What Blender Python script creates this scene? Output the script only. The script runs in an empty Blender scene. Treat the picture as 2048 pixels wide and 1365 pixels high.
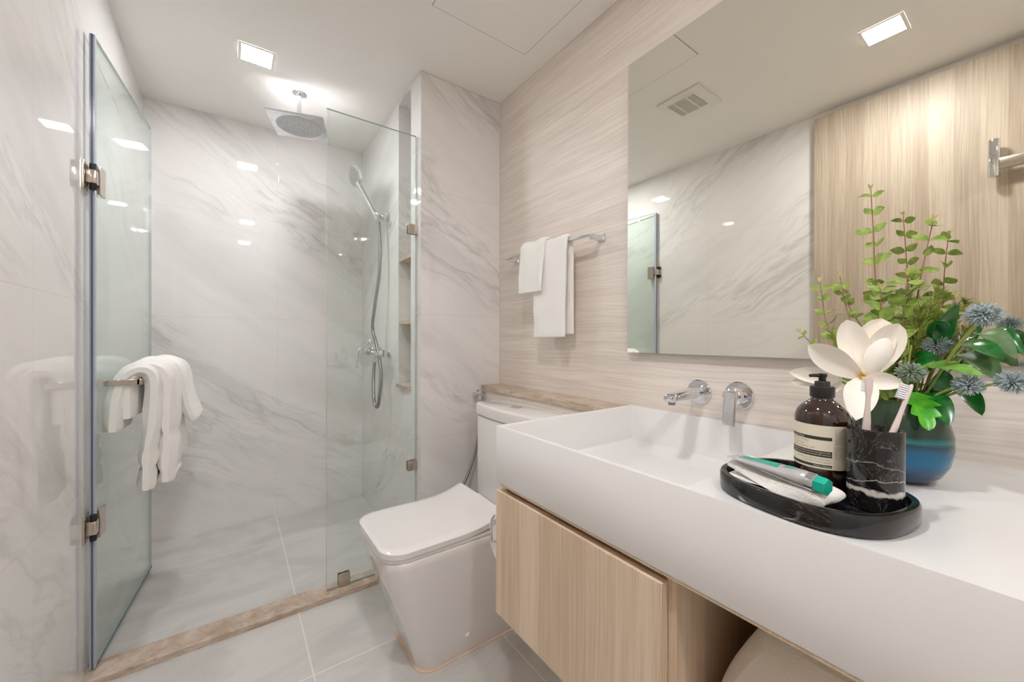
import bpy, bmesh, math, random
from mathutils import Vector, Matrix
C = bpy.context.scene
COL = C.collection
PI = math.pi
H = 1.107            # eye height above the bathroom floor; builders below take heights measured from the eye
rnd = random.Random(7)

# ------------------------------------------------------------------ camera, world, light, exposure
YAW, F, CY, ROLL, PITCH = 0.62084, 779.475, 679.518, 0.00191, -0.0025
cam = bpy.data.objects.new('camera', bpy.data.cameras.new('camera')); COL.objects.link(cam)
s_, c_ = math.sin(YAW), math.cos(YAW)
Rt, Fw, Up = Vector((c_, -s_, 0)), Vector((s_, c_, 0)), Vector((0, 0, 1))
fw = Fw*math.cos(PITCH) + Up*math.sin(PITCH); up = -Fw*math.sin(PITCH) + Up*math.cos(PITCH)
rt2 = Rt*math.cos(ROLL) + up*math.sin(ROLL); up2 = -Rt*math.sin(ROLL) + up*math.cos(ROLL)
cam.matrix_world = Matrix(((rt2.x, up2.x, -fw.x, 0), (rt2.y, up2.y, -fw.y, 0), (rt2.z, up2.z, -fw.z, H), (0, 0, 0, 1)))
cam.data.sensor_width = 36; cam.data.lens = F/2048*36
cam.data.shift_y = -(682.5-CY)/2048
cam.data.clip_start = 0.02
C.camera = cam
w = bpy.data.worlds.new('world'); C.world = w; w.use_nodes = True
w.node_tree.nodes['Background'].inputs[0].default_value = (0.9, 0.93, 1, 1)
w.node_tree.nodes['Background'].inputs[1].default_value = 0.3
C.view_settings.view_transform = 'Standard'; C.view_settings.look = 'None'
C.view_settings.gamma = 1; C.view_settings.exposure = 0.14
try: C.view_settings.use_curve_mapping = False
except Exception: pass
LAMP = 236.0         # radiance of the square ceiling lamps
LIGHTS = [(0.087, 2.117), (0.124, 0.422), (0.12, -0.72)]
cy = C.cycles
cy.max_bounces = 20; cy.diffuse_bounces = 12; cy.glossy_bounces = 8; cy.transparent_max_bounces = 32
cy.transmission_bounces = 12; cy.caustics_reflective = True; cy.sample_clamp_indirect = 0; cy.blur_glossy = 0.3

# ------------------------------------------------------------------ node helpers
def lin(r, g=None, b=None):
    if g is None: r, g, b = r
    f = lambda v: (v/255/12.92) if v/255 <= .04045 else ((v/255+.055)/1.055)**2.4
    return (f(r), f(g), f(b), 1)
class NT:
    def __init__(s, name):
        s.m = bpy.data.materials.new(name); s.m.use_nodes = True
        s.t = s.m.node_tree; s.N = s.t.nodes; s.L = s.t.links
        s.b = s.N['Principled BSDF']
    def n(s, typ, **kw):
        o = s.N.new(typ)
        for k, v in kw.items(): setattr(o, k, v)
        return o
    def put(s, sock, v):
        if isinstance(v, bpy.types.NodeSocket): s.L.new(v, sock)
        elif v is not None: sock.default_value = v
    def math(s, op, a, b=None, c=None):
        o = s.n('ShaderNodeMath', operation=op); s.put(o.inputs[0], a)
        if b is not None: s.put(o.inputs[1], b)
        if c is not None: s.put(o.inputs[2], c)
        return o.outputs[0]
    def mix(s, f, a, b, blend='MIX'):
        o = s.n('ShaderNodeMix', data_type='RGBA', blend_type=blend)
        s.put(o.inputs[0], f); s.put(o.inputs[6], a); s.put(o.inputs[7], b); return o.outputs[2]
    def comb(s, x, y, z):
        o = s.n('ShaderNodeCombineXYZ'); s.put(o.inputs[0], x); s.put(o.inputs[1], y); s.put(o.inputs[2], z); return o.outputs[0]
    def noise(s, vec, scale=1, detail=3, rough=.5, dist=0):
        o = s.n('ShaderNodeTexNoise'); s.put(o.inputs['Vector'], vec)
        o.inputs['Scale'].default_value = scale; o.inputs['Detail'].default_value = detail
        o.inputs['Roughness'].default_value = rough; o.inputs['Distortion'].default_value = dist
        return o.outputs[0]
    def smooth(s, v, a, b, lo=0, hi=1):
        o = s.n('ShaderNodeMapRange', interpolation_type='SMOOTHSTEP'); s.put(o.inputs[0], v)
        for i, q in enumerate((a, b, lo, hi)): o.inputs[i+1].default_value = q
        return o.outputs[0]
    def pos(s):
        o = s.n('ShaderNodeSeparateXYZ'); s.L.new(s.n('ShaderNodeNewGeometry').outputs['Position'], o.inputs[0]); return o.outputs
    def horiz(s):   # horizontal coordinate along whichever wall the face belongs to, and |nz|
        x, y, z = s.pos(); g = s.n('ShaderNodeNewGeometry'); o = s.n('ShaderNodeSeparateXYZ')
        s.L.new(g.outputs['True Normal'], o.inputs[0])
        nx = s.math('GREATER_THAN', s.math('ABSOLUTE', o.outputs[0]), .5)
        h = s.math('ADD', s.math('MULTIPLY', nx, y), s.math('MULTIPLY', s.math('SUBTRACT', 1, nx), x))
        return h, z, nx, y
    def bump(s, h, dist, strength=1):
        o = s.n('ShaderNodeBump'); s.put(o.inputs['Height'], h); o.inputs['Distance'].default_value = dist
        o.inputs['Strength'].default_value = strength; s.L.new(o.outputs[0], s.b.inputs['Normal'])
    def line(s, v, origin, period, width):   # 1 on a joint line
        t = s.math('ABSOLUTE', s.math('SUBTRACT', s.math('FRACT', s.math('DIVIDE', s.math('SUBTRACT', v, origin-period/2), period)), .5))
        return s.math('LESS_THAN', t, width/period/2)
def plain(name, col, rough=.5, metal=0, coat=0, spec=.5, **kw):
    t = NT(name); t.b.inputs['Base Color'].default_value = col if len(col) == 4 else lin(col)
    t.b.inputs['Roughness'].default_value = rough; t.b.inputs['Metallic'].default_value = metal
    t.b.inputs['Coat Weight'].default_value = coat; t.b.inputs['Specular IOR Level'].default_value = spec
    for k, v in kw.items(): t.b.inputs[k].default_value = v
    return t.m

# ------------------------------------------------------------------ materials
def marble():
    t = NT('white_veined_marble_tile'); h, z, nx, y = t.horiz()
    off = t.math('MULTIPLY', nx, 3.7)
    a = math.radians(33)
    al = t.math('SUBTRACT', t.math('MULTIPLY', h, math.cos(a)), t.math('MULTIPLY', z, math.sin(a)))
    pe = t.math('ADD', t.math('MULTIPLY', h, math.sin(a)), t.math('MULTIPLY', z, math.cos(a)))
    warp = t.noise(t.comb(h, z, off), 1.3, 3)
    pe2 = t.math('ADD', pe, t.math('MULTIPLY', warp, .30))
    v1 = t.noise(t.comb(t.math('MULTIPLY', al, 1.1), t.math('MULTIPLY', pe2, 5.5), off), 1, 5, .58, .35)
    vein = t.smooth(t.math('ABSOLUTE', t.math('SUBTRACT', v1, .5)), .0, .035, 1, 0)
    v2 = t.noise(t.comb(t.math('MULTIPLY', al, 1.9), t.math('MULTIPLY', pe2, 12), t.math('ADD', off, 9)), 1, 5, .6, .3)
    vein2 = t.smooth(t.math('ABSOLUTE', t.math('SUBTRACT', v2, .5)), .0, .05, 1, 0)
    mask = t.smooth(t.noise(t.comb(t.math('MULTIPLY', al, .8), t.math('MULTIPLY', pe2, 2.3), 4.2), 1, 2), .42, .66)
    cloud = t.smooth(t.noise(t.comb(t.math('MULTIPLY', al, 1.0), t.math('MULTIPLY', pe2, 4.0), 2.2), 1, 4, .6), .40, .72)
    k = t.math('ADD', t.math('MULTIPLY', t.math('MULTIPLY', vein, mask), .30),
               t.math('ADD', t.math('MULTIPLY', t.math('MULTIPLY', vein2, mask), .13), t.math('MULTIPLY', cloud, .26)))
    c = t.mix(t.math('MINIMUM', k, 1), lin(233, 231, 230), lin(176, 174, 173))
    j = t.math('MAXIMUM', t.line(z, H+.117, .602, .0022), t.line(h, .223, 1.2, .0018))
    c = t.mix(t.math('MULTIPLY', j, .35), c, lin(190, 184, 176))
    t.put(t.b.inputs['Base Color'], c); t.b.inputs['Roughness'].default_value = .025
    t.b.inputs['Specular IOR Level'].default_value = .6
    return t.m
def linen_tile():
    t = NT('ribbed_beige_wall_tile'); h, z, nx, y = t.horiz()
    w0 = t.math('ADD', z, t.math('MULTIPLY', t.noise(t.comb(t.math('MULTIPLY', h, 2.2), t.math('MULTIPLY', z, 3), 0), 1, 2), .035))
    fine = t.noise(t.comb(t.math('MULTIPLY', h, 3.5), t.math('MULTIPLY', w0, 150), 0), 1, 3, .6)
    mid = t.noise(t.comb(t.math('MULTIPLY', h, 1.6), t.math('MULTIPLY', w0, 38), 5), 1, 3, .6)
    k = t.math('ADD', t.math('MULTIPLY', fine, .55), t.math('MULTIPLY', mid, .45))
    c = t.mix(t.smooth(k, .34, .66), lin(214, 203, 195), lin(235, 226, 218))
    j = t.math('MAXIMUM', t.line(z, H+.116, .6, .002), t.line(h, 1.195, 1.2, .002))
    c = t.mix(t.math('MULTIPLY', j, .5), c, lin(222, 212, 200))
    t.put(t.b.inputs['Base Color'], c); t.b.inputs['Roughness'].default_value = .42
    t.bump(fine, .0012, .6); return t.m
def floor_tile():
    t = NT('grey_stone_floor_tile'); x, y, z = t.pos()
    n1 = t.noise(t.comb(x, t.math('MULTIPLY', y, 2.2), 0), 2.2, 5, .6, .8)
    n2 = t.noise(t.comb(x, y, 0), 160, 2, .7)
    n3 = t.noise(t.comb(t.math('MULTIPLY', x, .9), t.math('MULTIPLY', y, 2.6), 3), 2.0, 3, .5, 1.5)
    ve = t.smooth(t.math('ABSOLUTE', t.math('SUBTRACT', n3, .5)), 0, .03, 1, 0)
    c = t.mix(t.smooth(n1, .35, .68), lin(198, 196, 193), lin(216, 214, 211))
    c = t.mix(t.math('MULTIPLY', ve, .22), c, lin(210, 207, 202))
    c = t.mix(t.math('MULTIPLY', n2, .18), c, lin(120, 114, 106))
    sh = t.math('GREATER_THAN', y, 1.83)
    jm = t.math('MAXIMUM', t.line(y, 1.415, 1.2, .0038), t.line(x, .215, .604, .0038))
    js = t.math('MAXIMUM', t.line(y, 2.451, 1.2, .0038), t.line(x, .215, .8, .0038))
    j = t.math('ADD', t.math('MULTIPLY', sh, js), t.math('MULTIPLY', t.math('SUBTRACT', 1, sh), jm))
    c = t.mix(t.math('MULTIPLY', j, .9), c, lin(236, 230, 224))
    t.put(t.b.inputs['Base Color'], c); t.b.inputs['Roughness'].default_value = .33
    t.bump(n2, .0006, .35); return t.m
def travertine():
    t = NT('beige_travertine_stone'); x, y, z = t.pos()
    n1 = t.noise(t.comb(x, y, t.math('MULTIPLY', z, 4)), 14, 5, .65, .6)
    n2 = t.noise(t.comb(x, y, z), 55, 3, .6)
    c = t.mix(t.smooth(n1, .32, .7), lin(176, 154, 134), lin(211, 195, 180))
    c = t.mix(t.math('MULTIPLY', t.smooth(n2, .55, .7), .35), c, lin(140, 116, 98))
    t.put(t.b.inputs['Base Color'], c); t.b.inputs['Roughness'].default_value = .3; return t.m
def oak(name, dark, light, off=0.):
    t = NT(name); x, y, z = t.pos(); g = t.math('ADD', t.math('ADD', x, y), off)
    warp = t.math('MULTIPLY', t.noise(t.comb(t.math('MULTIPLY', g, 2.5), t.math('MULTIPLY', z, .9), 0), 1.5, 2), .03)
    g2 = t.math('ADD', g, warp)
    fine = t.noise(t.comb(t.math('MULTIPLY', g2, 190), t.math('MULTIPLY', z, 3.2), 0), 1, 3, .6)
    band = t.noise(t.comb(t.math('MULTIPLY', g2, 15), t.math('MULTIPLY', z, .25), 3), 1, 2, .5)
    bf = t.math('MULTIPLY', t.math('FLOOR', t.math('MULTIPLY', g, 13)), 7.31)
    strip = t.math('FRACT', t.math('MULTIPLY', t.math('SINE', bf), 43.7))
    k = t.math('ADD', t.math('MULTIPLY', fine, .55), t.math('ADD', t.math('MULTIPLY', band, .31), t.math('MULTIPLY', strip, .14)))
    c = t.mix(t.smooth(k, .34, .68), dark, light)
    t.put(t.b.inputs['Base Color'], c); t.b.inputs['Roughness'].default_value = .45; t.bump(fine, .0004, .5); return t.m
def terry(name, col, scale=420):
    t = NT(name); x, y, z = t.pos()
    n = t.noise(t.comb(x, y, z), scale, 2, .7); n2 = t.noise(t.comb(x, y, z), 60, 2, .6)
    t.b.inputs['Base Color'].default_value = lin(col); t.b.inputs['Roughness'].default_value = .95
    t.b.inputs['Specular IOR Level'].default_value = .1; t.b.inputs['Sheen Weight'].default_value = .3
    t.bump(t.math('ADD', n, t.math('MULTIPLY', n2, .6)), .003, .6); return t.m
def black_marble():
    t = NT('black_veined_marble'); x, y, z = t.pos()
    n = t.noise(t.comb(t.math('MULTIPLY', x, .6), t.math('MULTIPLY', y, .6), t.math('MULTIPLY', z, 1.6)), 5, 3, .5, .8)
    v = t.smooth(t.math('ABSOLUTE', t.math('SUBTRACT', n, .52)), 0, .006, 1, 0)
    n2 = t.noise(t.comb(x, y, t.math('MULTIPLY', z, 3)), 22, 3, .6, .8)
    v2 = t.smooth(t.math('ABSOLUTE', t.math('SUBTRACT', n2, .5)), 0, .02, 1, 0)
    m = t.smooth(t.noise(t.comb(x, y, z), 20, 1), .5, .62); m0 = t.smooth(t.noise(t.comb(x, y, 0), 11, 1), .50, .60)
    k = t.math('ADD', t.math('MULTIPLY', t.math('MULTIPLY', v, m0), .8), t.math('MULTIPLY', t.math('MULTIPLY', v2, m), .12))
    c = t.mix(k, lin(26, 25, 26), lin(205, 200, 195))
    t.put(t.b.inputs['Base Color'], c); t.b.inputs['Roughness'].default_value = .09; t.b.inputs['Specular IOR Level'].default_value = .6
    return t.m
def cup_marble():
    t = NT('black_marble_with_white_band'); x, y, z = t.pos()
    n = t.noise(t.comb(x, y, z), 45, 4, .6); zz = t.math('ADD', z, t.math('MULTIPLY', t.math('SUBTRACT', n, .5), .02))
    z0 = H-.204
    b = t.smooth(t.math('ABSOLUTE', t.math('SUBTRACT', zz, z0)), .0015, .0045, 1, 0)
    b2 = t.smooth(t.math('ABSOLUTE', t.math('SUBTRACT', t.math('ADD', zz, t.math('MULTIPLY', y, .15)), z0+.036)), .0, .0012, .55, 0)
    b3 = t.smooth(t.math('ABSOLUTE', t.math('SUBTRACT', t.math('ADD', zz, t.math('MULTIPLY', x, .25)), z0+.21)), .0, .0010, .35, 0)
    n2 = t.noise(t.comb(x, y, z), 30, 4, .7, 1.5)
    b4 = t.smooth(t.math('ABSOLUTE', t.math('SUBTRACT', n2, .5)), 0, .006, .28, 0)
    k = t.math('MAXIMUM', t.math('MAXIMUM', b, b2), t.math('MAXIMUM', b3, b4))
    c = t.mix(k, lin(30, 28, 29), lin(225, 220, 215))
    t.put(t.b.inputs['Base Color'], c); t.b.inputs['Roughness'].default_value = .08; t.b.inputs['Specular IOR Level'].default_value = .6
    return t.m
def thin_glass(name, tint):   # tempered pane: sees through with a Fresnel reflection on each face
    m = bpy.data.materials.new(name); m.use_nodes = True; N = m.node_tree.nodes; L = m.node_tree.links
    N.remove(N['Principled BSDF']); tr = N.new('ShaderNodeBsdfTransparent'); tr.inputs[0].default_value = tint
    gl = N.new('ShaderNodeBsdfGlossy'); gl.inputs['Roughness'].default_value = .0; gl.inputs[0].default_value = (1, 1, 1, 1)
    ge = N.new('ShaderNodeNewGeometry'); dt = N.new('ShaderNodeVectorMath'); dt.operation = 'DOT_PRODUCT'
    L.new(ge.outputs['Incoming'], dt.inputs[0]); L.new(ge.outputs['Normal'], dt.inputs[1])
    def mt(op, a, b):
        o = N.new('ShaderNodeMath'); o.operation = op
        for i, v in enumerate((a, b)):
            if isinstance(v, bpy.types.NodeSocket): L.new(v, o.inputs[i])
            elif v is not None: o.inputs[i].default_value = v
        return o.outputs[0]
    sch = mt('ADD', mt('MULTIPLY', mt('POWER', mt('SUBTRACT', 1.0, mt('ABSOLUTE', dt.outputs['Value'], None)), 5.0), .96), .04)
    mx = N.new('ShaderNodeMixShader'); L.new(sch, mx.inputs[0]); L.new(tr.outputs[0], mx.inputs[1]); L.new(gl.outputs[0], mx.inputs[2])
    L.new(mx.outputs[0], N['Material Output'].inputs[0]); return m
def vase_glass():
    t = NT('green_and_blue_ombre_glass'); x, y, z = t.pos()
    zz = t.math('SUBTRACT', z, H-.2406); n = t.noise(t.comb(x, y, t.math('MULTIPLY', z, 30)), 6, 3, .6)
    zz = t.math('ADD', zz, t.math('MULTIPLY', t.math('SUBTRACT', n, .5), .012))
    r = t.n('ShaderNodeValToRGB'); t.L.new(t.math('DIVIDE', zz, .14), r.inputs[0])
    e = r.color_ramp.elements; e[0].position = 0; e[0].color = lin(38, 52, 78)
    e[1].position = 1; e[1].color = lin(66, 84, 62)
    for p, c in ((.18, (52, 84, 120)), (.30, (20, 112, 158)), (.44, (26, 100, 136)), (.50, (30, 66, 80)), (.54, (56, 128, 130)), (.60, (46, 72, 62)), (.8, (60, 80, 60))):
        k = e.new(p); k.color = lin(c)
    t.put(t.b.inputs['Base Color'], r.outputs[0]); t.b.inputs['Roughness'].default_value = .06
    t.b.inputs['Transmission Weight'].default_value = .12; t.b.inputs['IOR'].default_value = 1.2; t.b.inputs['Coat Weight'].default_value = .6
    return t.m
def leafmat(name, c1, c2, rough=.4, scale=60):
    t = NT(name); x, y, z = t.pos(); n = t.noise(t.comb(x, y, z), scale, 2)
    t.put(t.b.inputs['Base Color'], t.mix(t.smooth(n, .35, .65), lin(c1), lin(c2))); t.b.inputs['Roughness'].default_value = rough
    t.b.inputs['Subsurface Weight'].default_value = 0.0
    return t.m
def emit(name, col, s):
    m = bpy.data.materials.new(name); m.use_nodes = True; N = m.node_tree.nodes; N.remove(N['Principled BSDF'])
    e = N.new('ShaderNodeEmission'); e.inputs[0].default_value = col; e.inputs[1].default_value = s
    m.node_tree.links.new(e.outputs[0], N['Material Output'].inputs[0]); return m

M = dict(
 marble=marble(), linen=linen_tile(), floor=floor_tile(), stone=travertine(),
 ceiling=plain('matt_white_ceiling_paint', (238, 235, 231), .8, spec=.2),
 oak=oak('light_oak_laminate', lin(206, 182, 156), lin(230, 211, 188)),
 dooroak=oak('pale_oak_door_laminate', lin(166, 149, 132), lin(198, 183, 166), 3.3),
 solid=plain('white_solid_surface', (228, 227, 227), .28),
 ceramic=plain('white_glazed_ceramic', (232, 229, 228), .07, coat=.4),
 chrome=plain('polished_chrome', (225, 226, 230), .05, 1),
 brushed=plain('satin_nickel', (200, 190, 178), .22, 1),
 steel=plain('steel_hose', (160, 160, 162), .28, 1),
 black_rubber=plain('black_rubber', (22, 22, 24), .5),
 mirror=plain('silvered_mirror', (244, 244, 236), .0, 1),
 mirror_edge=plain('ground_mirror_edge', (150, 152, 148), .4),
 glass=thin_glass('clear_shower_glass', (.955, .975, .962, 1)),
 doorglass=thin_glass('green_tinted_door_glass', (.945, .980, .966, 1)),
 glass_edge=plain('polished_glass_edge', (150, 172, 170), .12, spec=.6),
 seal=plain('clear_blue_seal_strip', (176, 182, 198), .15, spec=.6),
 seal_dark=plain('dark_seal_core', (84, 96, 116), .2),
 towel=terry('white_terry_towel', (247, 245, 242)), towel2=terry('beige_waffle_towel', (214, 204, 190), 260),
 black=black_marble(), cup=cup_marble(), vase=vase_glass(),
 amber=plain('amber_brown_glass', (44, 24, 16), .04, coat=.5, spec=.7),
 matte_black=plain('black_plastic_pump', (34, 30, 32), .38),
 label=plain('cream_paper_label', (226, 219, 200), .55),
 ink=plain('dark_olive_label_ink', (52, 48, 38), .5), inktext=plain('brown_small_print', (132, 122, 104), .6),
 labeltext=plain('cream_label_print', (222, 215, 198), .6),
 tube=plain('silver_tube_foil', (206, 206, 210), .25, .55), teal=plain('teal_plastic', (10, 176, 152), .3), tealprint=plain('teal_tube_print', (30, 168, 150), .3),
 brush=plain('pale_pink_plastic', (224, 208, 204), .35), bristle=plain('white_bristles', (242, 242, 245), .6),
 plastic=plain('white_plastic', (228, 226, 222), .4), dark=plain('dark_cavity', (40, 32, 26), .8), groove=plain('dark_joint', (120, 112, 102), .8),
 paper=plain('white_tissue_paper', (240, 238, 235), .9), card=plain('brown_card_core', (150, 118, 84), .9),
 petal=plain('cream_white_petal', (246, 241, 232), .5, spec=.3), stamen=plain('yellow_stamen', (222, 182, 78), .6),
 euc=leafmat('eucalyptus_green_leaf', (116, 142, 54), (156, 178, 86), .5), tipleaf=plain('yellow_green_new_leaf', (198, 192, 116), .5),
 twig=plain('reddish_brown_twig', (142, 100, 74), .6), orange=plain('orange_red_stalk', (190, 110, 44), .5),
 stem=plain('pale_green_stem', (150, 160, 82), .5), fern=leafmat('olive_green_needles', (104, 122, 38), (150, 160, 66), .5),
 bigleaf=leafmat('dark_glossy_green_leaf', (22, 96, 34), (36, 124, 48), .22), underleaf=leafmat('dull_green_leaf_underside', (78, 112, 66), (98, 132, 84), .5),
 bright=leafmat('bright_green_serrated_leaf', (62, 160, 30), (96, 186, 48), .3), palegreen=leafmat('pale_green_serrated_leaf', (104, 160, 66), (136, 182, 88), .35),
 thistle=leafmat('blue_grey_thistle_spikes', (142, 160, 166), (200, 210, 210), .6, 200), thistle_core=plain('dark_thistle_core', (60, 66, 78), .8),
 thistle2=leafmat('grey_violet_thistle_spikes', (108, 112, 122), (134, 138, 148), .6, 200),
 thistle3=leafmat('grey_green_thistle_spikes', (128, 148, 130), (172, 186, 164), .6, 200),
 lamp=emit('lamp_diffuser', (1, .995, 1, 1), LAMP), lamp_dim=emit('shower_lamp_diffuser', (1, .995, 1, 1), LAMP*.80),
)

# ------------------------------------------------------------------ mesh helpers (heights measured from the eye)
class MB:
    def __init__(s): s.v = []; s.f = []; s.mi = []; s.sm = []
    def add(s, vs, fs, mi=0, sm=True):
        k = len(s.v); s.v += [Vector(p) for p in vs]
        for f in fs: s.f.append([k+i for i in f]); s.mi.append(mi); s.sm.append(sm)
        return s
    def bm(s, bm, mi=0, sm=False):
        bm.verts.index_update()
        s.add([v.co.copy() for v in bm.verts], [[v.index for v in f.verts] for f in bm.faces], mi, sm); bm.free(); return s
    def box(s, lo, hi, bev=0, seg=2, mi=0, mat=None):
        bm = bmesh.new(); bmesh.ops.create_cube(bm, size=1)
        for v in bm.verts:
            v.co = Vector([lo[i]+(v.co[i]+.5)*(hi[i]-lo[i]) for i in range(3)])
        if bev: bmesh.ops.bevel(bm, geom=list(bm.edges), offset=bev, segments=seg, affect='EDGES', profile=.5)
        if mat: bmesh.ops.transform(bm, matrix=mat, verts=bm.verts)
        return s.bm(bm, mi, bool(bev))
    def loft(s, rings, cap0=True, cap1=True, closed=True, mi=0, sm=True):
        n = len(rings[0]); vs = [p for r in rings for p in r]; fs = []
        for i in range(len(rings)-1):
            for j in range(n if closed else n-1):
                k = (j+1) % n; fs.append([i*n+j, i*n+k, (i+1)*n+k, (i+1)*n+j])
        if cap0: fs.append([j for j in range(n)][::-1])
        if cap1: fs.append([(len(rings)-1)*n+j for j in range(n)])
        return s.add(vs, fs, mi, sm)
    def lathe(s, prof, o, axis=(0, 0, 1), n=32, mi=0, cap=True):
        a = Vector(axis).normalized(); u = a.orthogonal().normalized(); w = a.cross(u); o = Vector(o)
        rings = [[o + a*h + (u*math.cos(2*PI*j/n) + w*math.sin(2*PI*j/n))*r for j in range(n)] for r, h in prof]
        return s.loft(rings, cap, cap, mi=mi)
    def cyl(s, a, b, r, n=24, bev=.0, mi=0):
        a = Vector(a); b = Vector(b); L = (b-a).length
        p = [(r, 0), (r, L)] if not bev else [(r-bev, 0), (r-.3*bev, .3*bev), (r, bev), (r, L-bev), (r-.3*bev, L-.3*bev), (r-bev, L)]
        return s.lathe(p, a, b-a, n, mi)
    def tube(s, pts, r, n=10, mi=0, smooth=0):
        pts = [Vector(p) for p in pts]
        if smooth: pts = catmull(pts, smooth)
        rr = r if callable(r) else (lambda t: r)
        rings = []; pu = None
        for i, p in enumerate(pts):
            d = (pts[min(i+1, len(pts)-1)] - pts[max(i-1, 0)]).normalized()
            u = d.orthogonal().normalized() if pu is None else (pu - d*pu.dot(d)).normalized(); pu = u; w = d.cross(u)
            q = rr(i/(len(pts)-1)); rings.append([p + (u*math.cos(2*PI*j/n) + w*math.sin(2*PI*j/n))*q for j in range(n)])
        return s.loft(rings, mi=mi)
    def ball(s, c, r, n=16, m=10, sq=(1, 1, 1), mi=0):
        c = Vector(c); rings = []
        for i in range(m+1):
            t = PI*(i+.02)/(m+.04)
            rings.append([c + Vector((math.sin(t)*math.cos(2*PI*j/n)*r*sq[0], math.sin(t)*math.sin(2*PI*j/n)*r*sq[1], -math.cos(t)*r*sq[2])) for j in range(n)])
        return s.loft(rings, mi=mi)
    def prism(s, outline, z0, z1, bev=.0, mi=0, steps=3):   # outline: list of (x,y); rounded rims
        cx = sum(p[0] for p in outline)/len(outline); cyy = sum(p[1] for p in outline)/len(outline)
        def ring(z, ins):
            out = []; n = len(outline)
            for i in range(n):
                a = Vector(outline[i-1]); b = Vector(outline[(i+1) % n]); t = (b-a).normalized(); nn = Vector((t.y, -t.x))
                p = Vector(outline[i]) - nn*ins; out.append((p.x, p.y, z))
            return out
        rings = [ring(z0, 0)]
        if bev:
            rings = [ring(z0 + bev*(1-math.cos(PI/2*k/steps)), bev*(1-math.sin(PI/2*k/steps))) for k in range(steps+1)]
            rings += [ring(z1 - bev*(1-math.cos(PI/2*k/steps)), bev*(1-math.sin(PI/2*k/steps))) for k in range(steps, -1, -1)]
        else: rings = [ring(z0, 0), ring(z1, 0)]
        return s.loft(rings, mi=mi)
    def xf(s, mat, start=0):
        for i in range(start, len(s.v)): s.v[i] = mat @ s.v[i]
        return s
    def build(s, name, mats, parent=None, origin=None, subsurf=0, angle=40, smooth=None):
        if not isinstance(mats, (list, tuple)): mats = [mats]
        vs = [v + Vector((0, 0, H)) for v in s.v]
        if parent is not None:
            o = ORG[parent]
        else:
            lo = [min(v[i] for v in vs) for i in range(3)]; hi = [max(v[i] for v in vs) for i in range(3)]
            o = Vector(((lo[0]+hi[0])/2, (lo[1]+hi[1])/2, lo[2])) if origin is None else Vector(origin) + Vector((0, 0, H))
        me = bpy.data.meshes.new(name); me.from_pydata([v-o for v in vs], [], s.f)
        for m in mats: me.materials.append(m)
        me.polygons.foreach_set('material_index', s.mi)
        me.polygons.foreach_set('use_smooth', s.sm if smooth is None else [smooth]*len(s.f))
        me.update()
        bm = bmesh.new(); bm.from_mesh(me); bmesh.ops.recalc_face_normals(bm, faces=bm.faces); bm.to_mesh(me); bm.free()
        try: me.set_sharp_from_angle(angle=math.radians(angle))
        except Exception: pass
        ob = bpy.data.objects.new(name, me); COL.objects.link(ob)
        if parent is not None: ob.parent = parent
        else: ob.location = o
        ORG[ob] = o
        if subsurf:
            md = ob.modifiers.new('sub', 'SUBSURF'); md.levels = subsurf; md.render_levels = subsurf
        return ob
ORG = {}
def catmull(P, k):
    out = []
    for i in range(len(P)-1):
        p0, p1, p2, p3 = P[max(i-1, 0)], P[i], P[i+1], P[min(i+2, len(P)-1)]
        for j in range(k):
            t = j/k; out.append(.5*((2*p1) + (-p0+p2)*t + (2*p0-5*p1+4*p2-p3)*t*t + (-p0+3*p1-3*p2+p3)*t**3))
    out.append(P[-1]); return out
def rrect(x0, x1, y0, y1, r, n=6):
    rs = r if isinstance(r, (list, tuple)) else [r]*4   # corners: (x0,y0),(x1,y0),(x1,y1),(x0,y1)
    out = []
    for (cx, cyy, a0), q in zip(((x0, y0, PI), (x1, y0, 1.5*PI), (x1, y1, 0), (x0, y1, .5*PI)), rs):
        cx2 = cx + (q if cx == x0 else -q); cy2 = cyy + (q if cyy == y0 else -q)
        for k in range(n+1):
            a = a0 + PI/2*k/n; out.append((cx2 + q*math.cos(a), cy2 + q*math.sin(a)))
    return out
def tag(o, label, cat, group=None):
    o['label'] = label; o['category'] = cat
    if group: o['group'] = group
    return o
def struct(o): o['kind'] = 'structure'; return o
def thing(name, loc, label, cat, group=None):
    o = bpy.data.objects.new(name, None); COL.objects.link(o); o.location = (loc[0], loc[1], loc[2]+H); o.empty_display_size = .05
    ORG[o] = o.location.copy(); tag(o, label, cat, group); return o
def sub(parent):   # sub-parts share their part's origin
    return parent
def dup(root, loc, label=None, rotz=0):
    r = root.copy(); COL.objects.link(r); r.location = (loc[0], loc[1], loc[2]+H); r.rotation_euler = (0, 0, rotz)
    if label: r['label'] = label
    for ch in list(root.children):
        c = ch.copy(); COL.objects.link(c); c.parent = r
        for g in list(ch.children):
            d = g.copy(); COL.objects.link(d); d.parent = c
    return r

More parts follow.
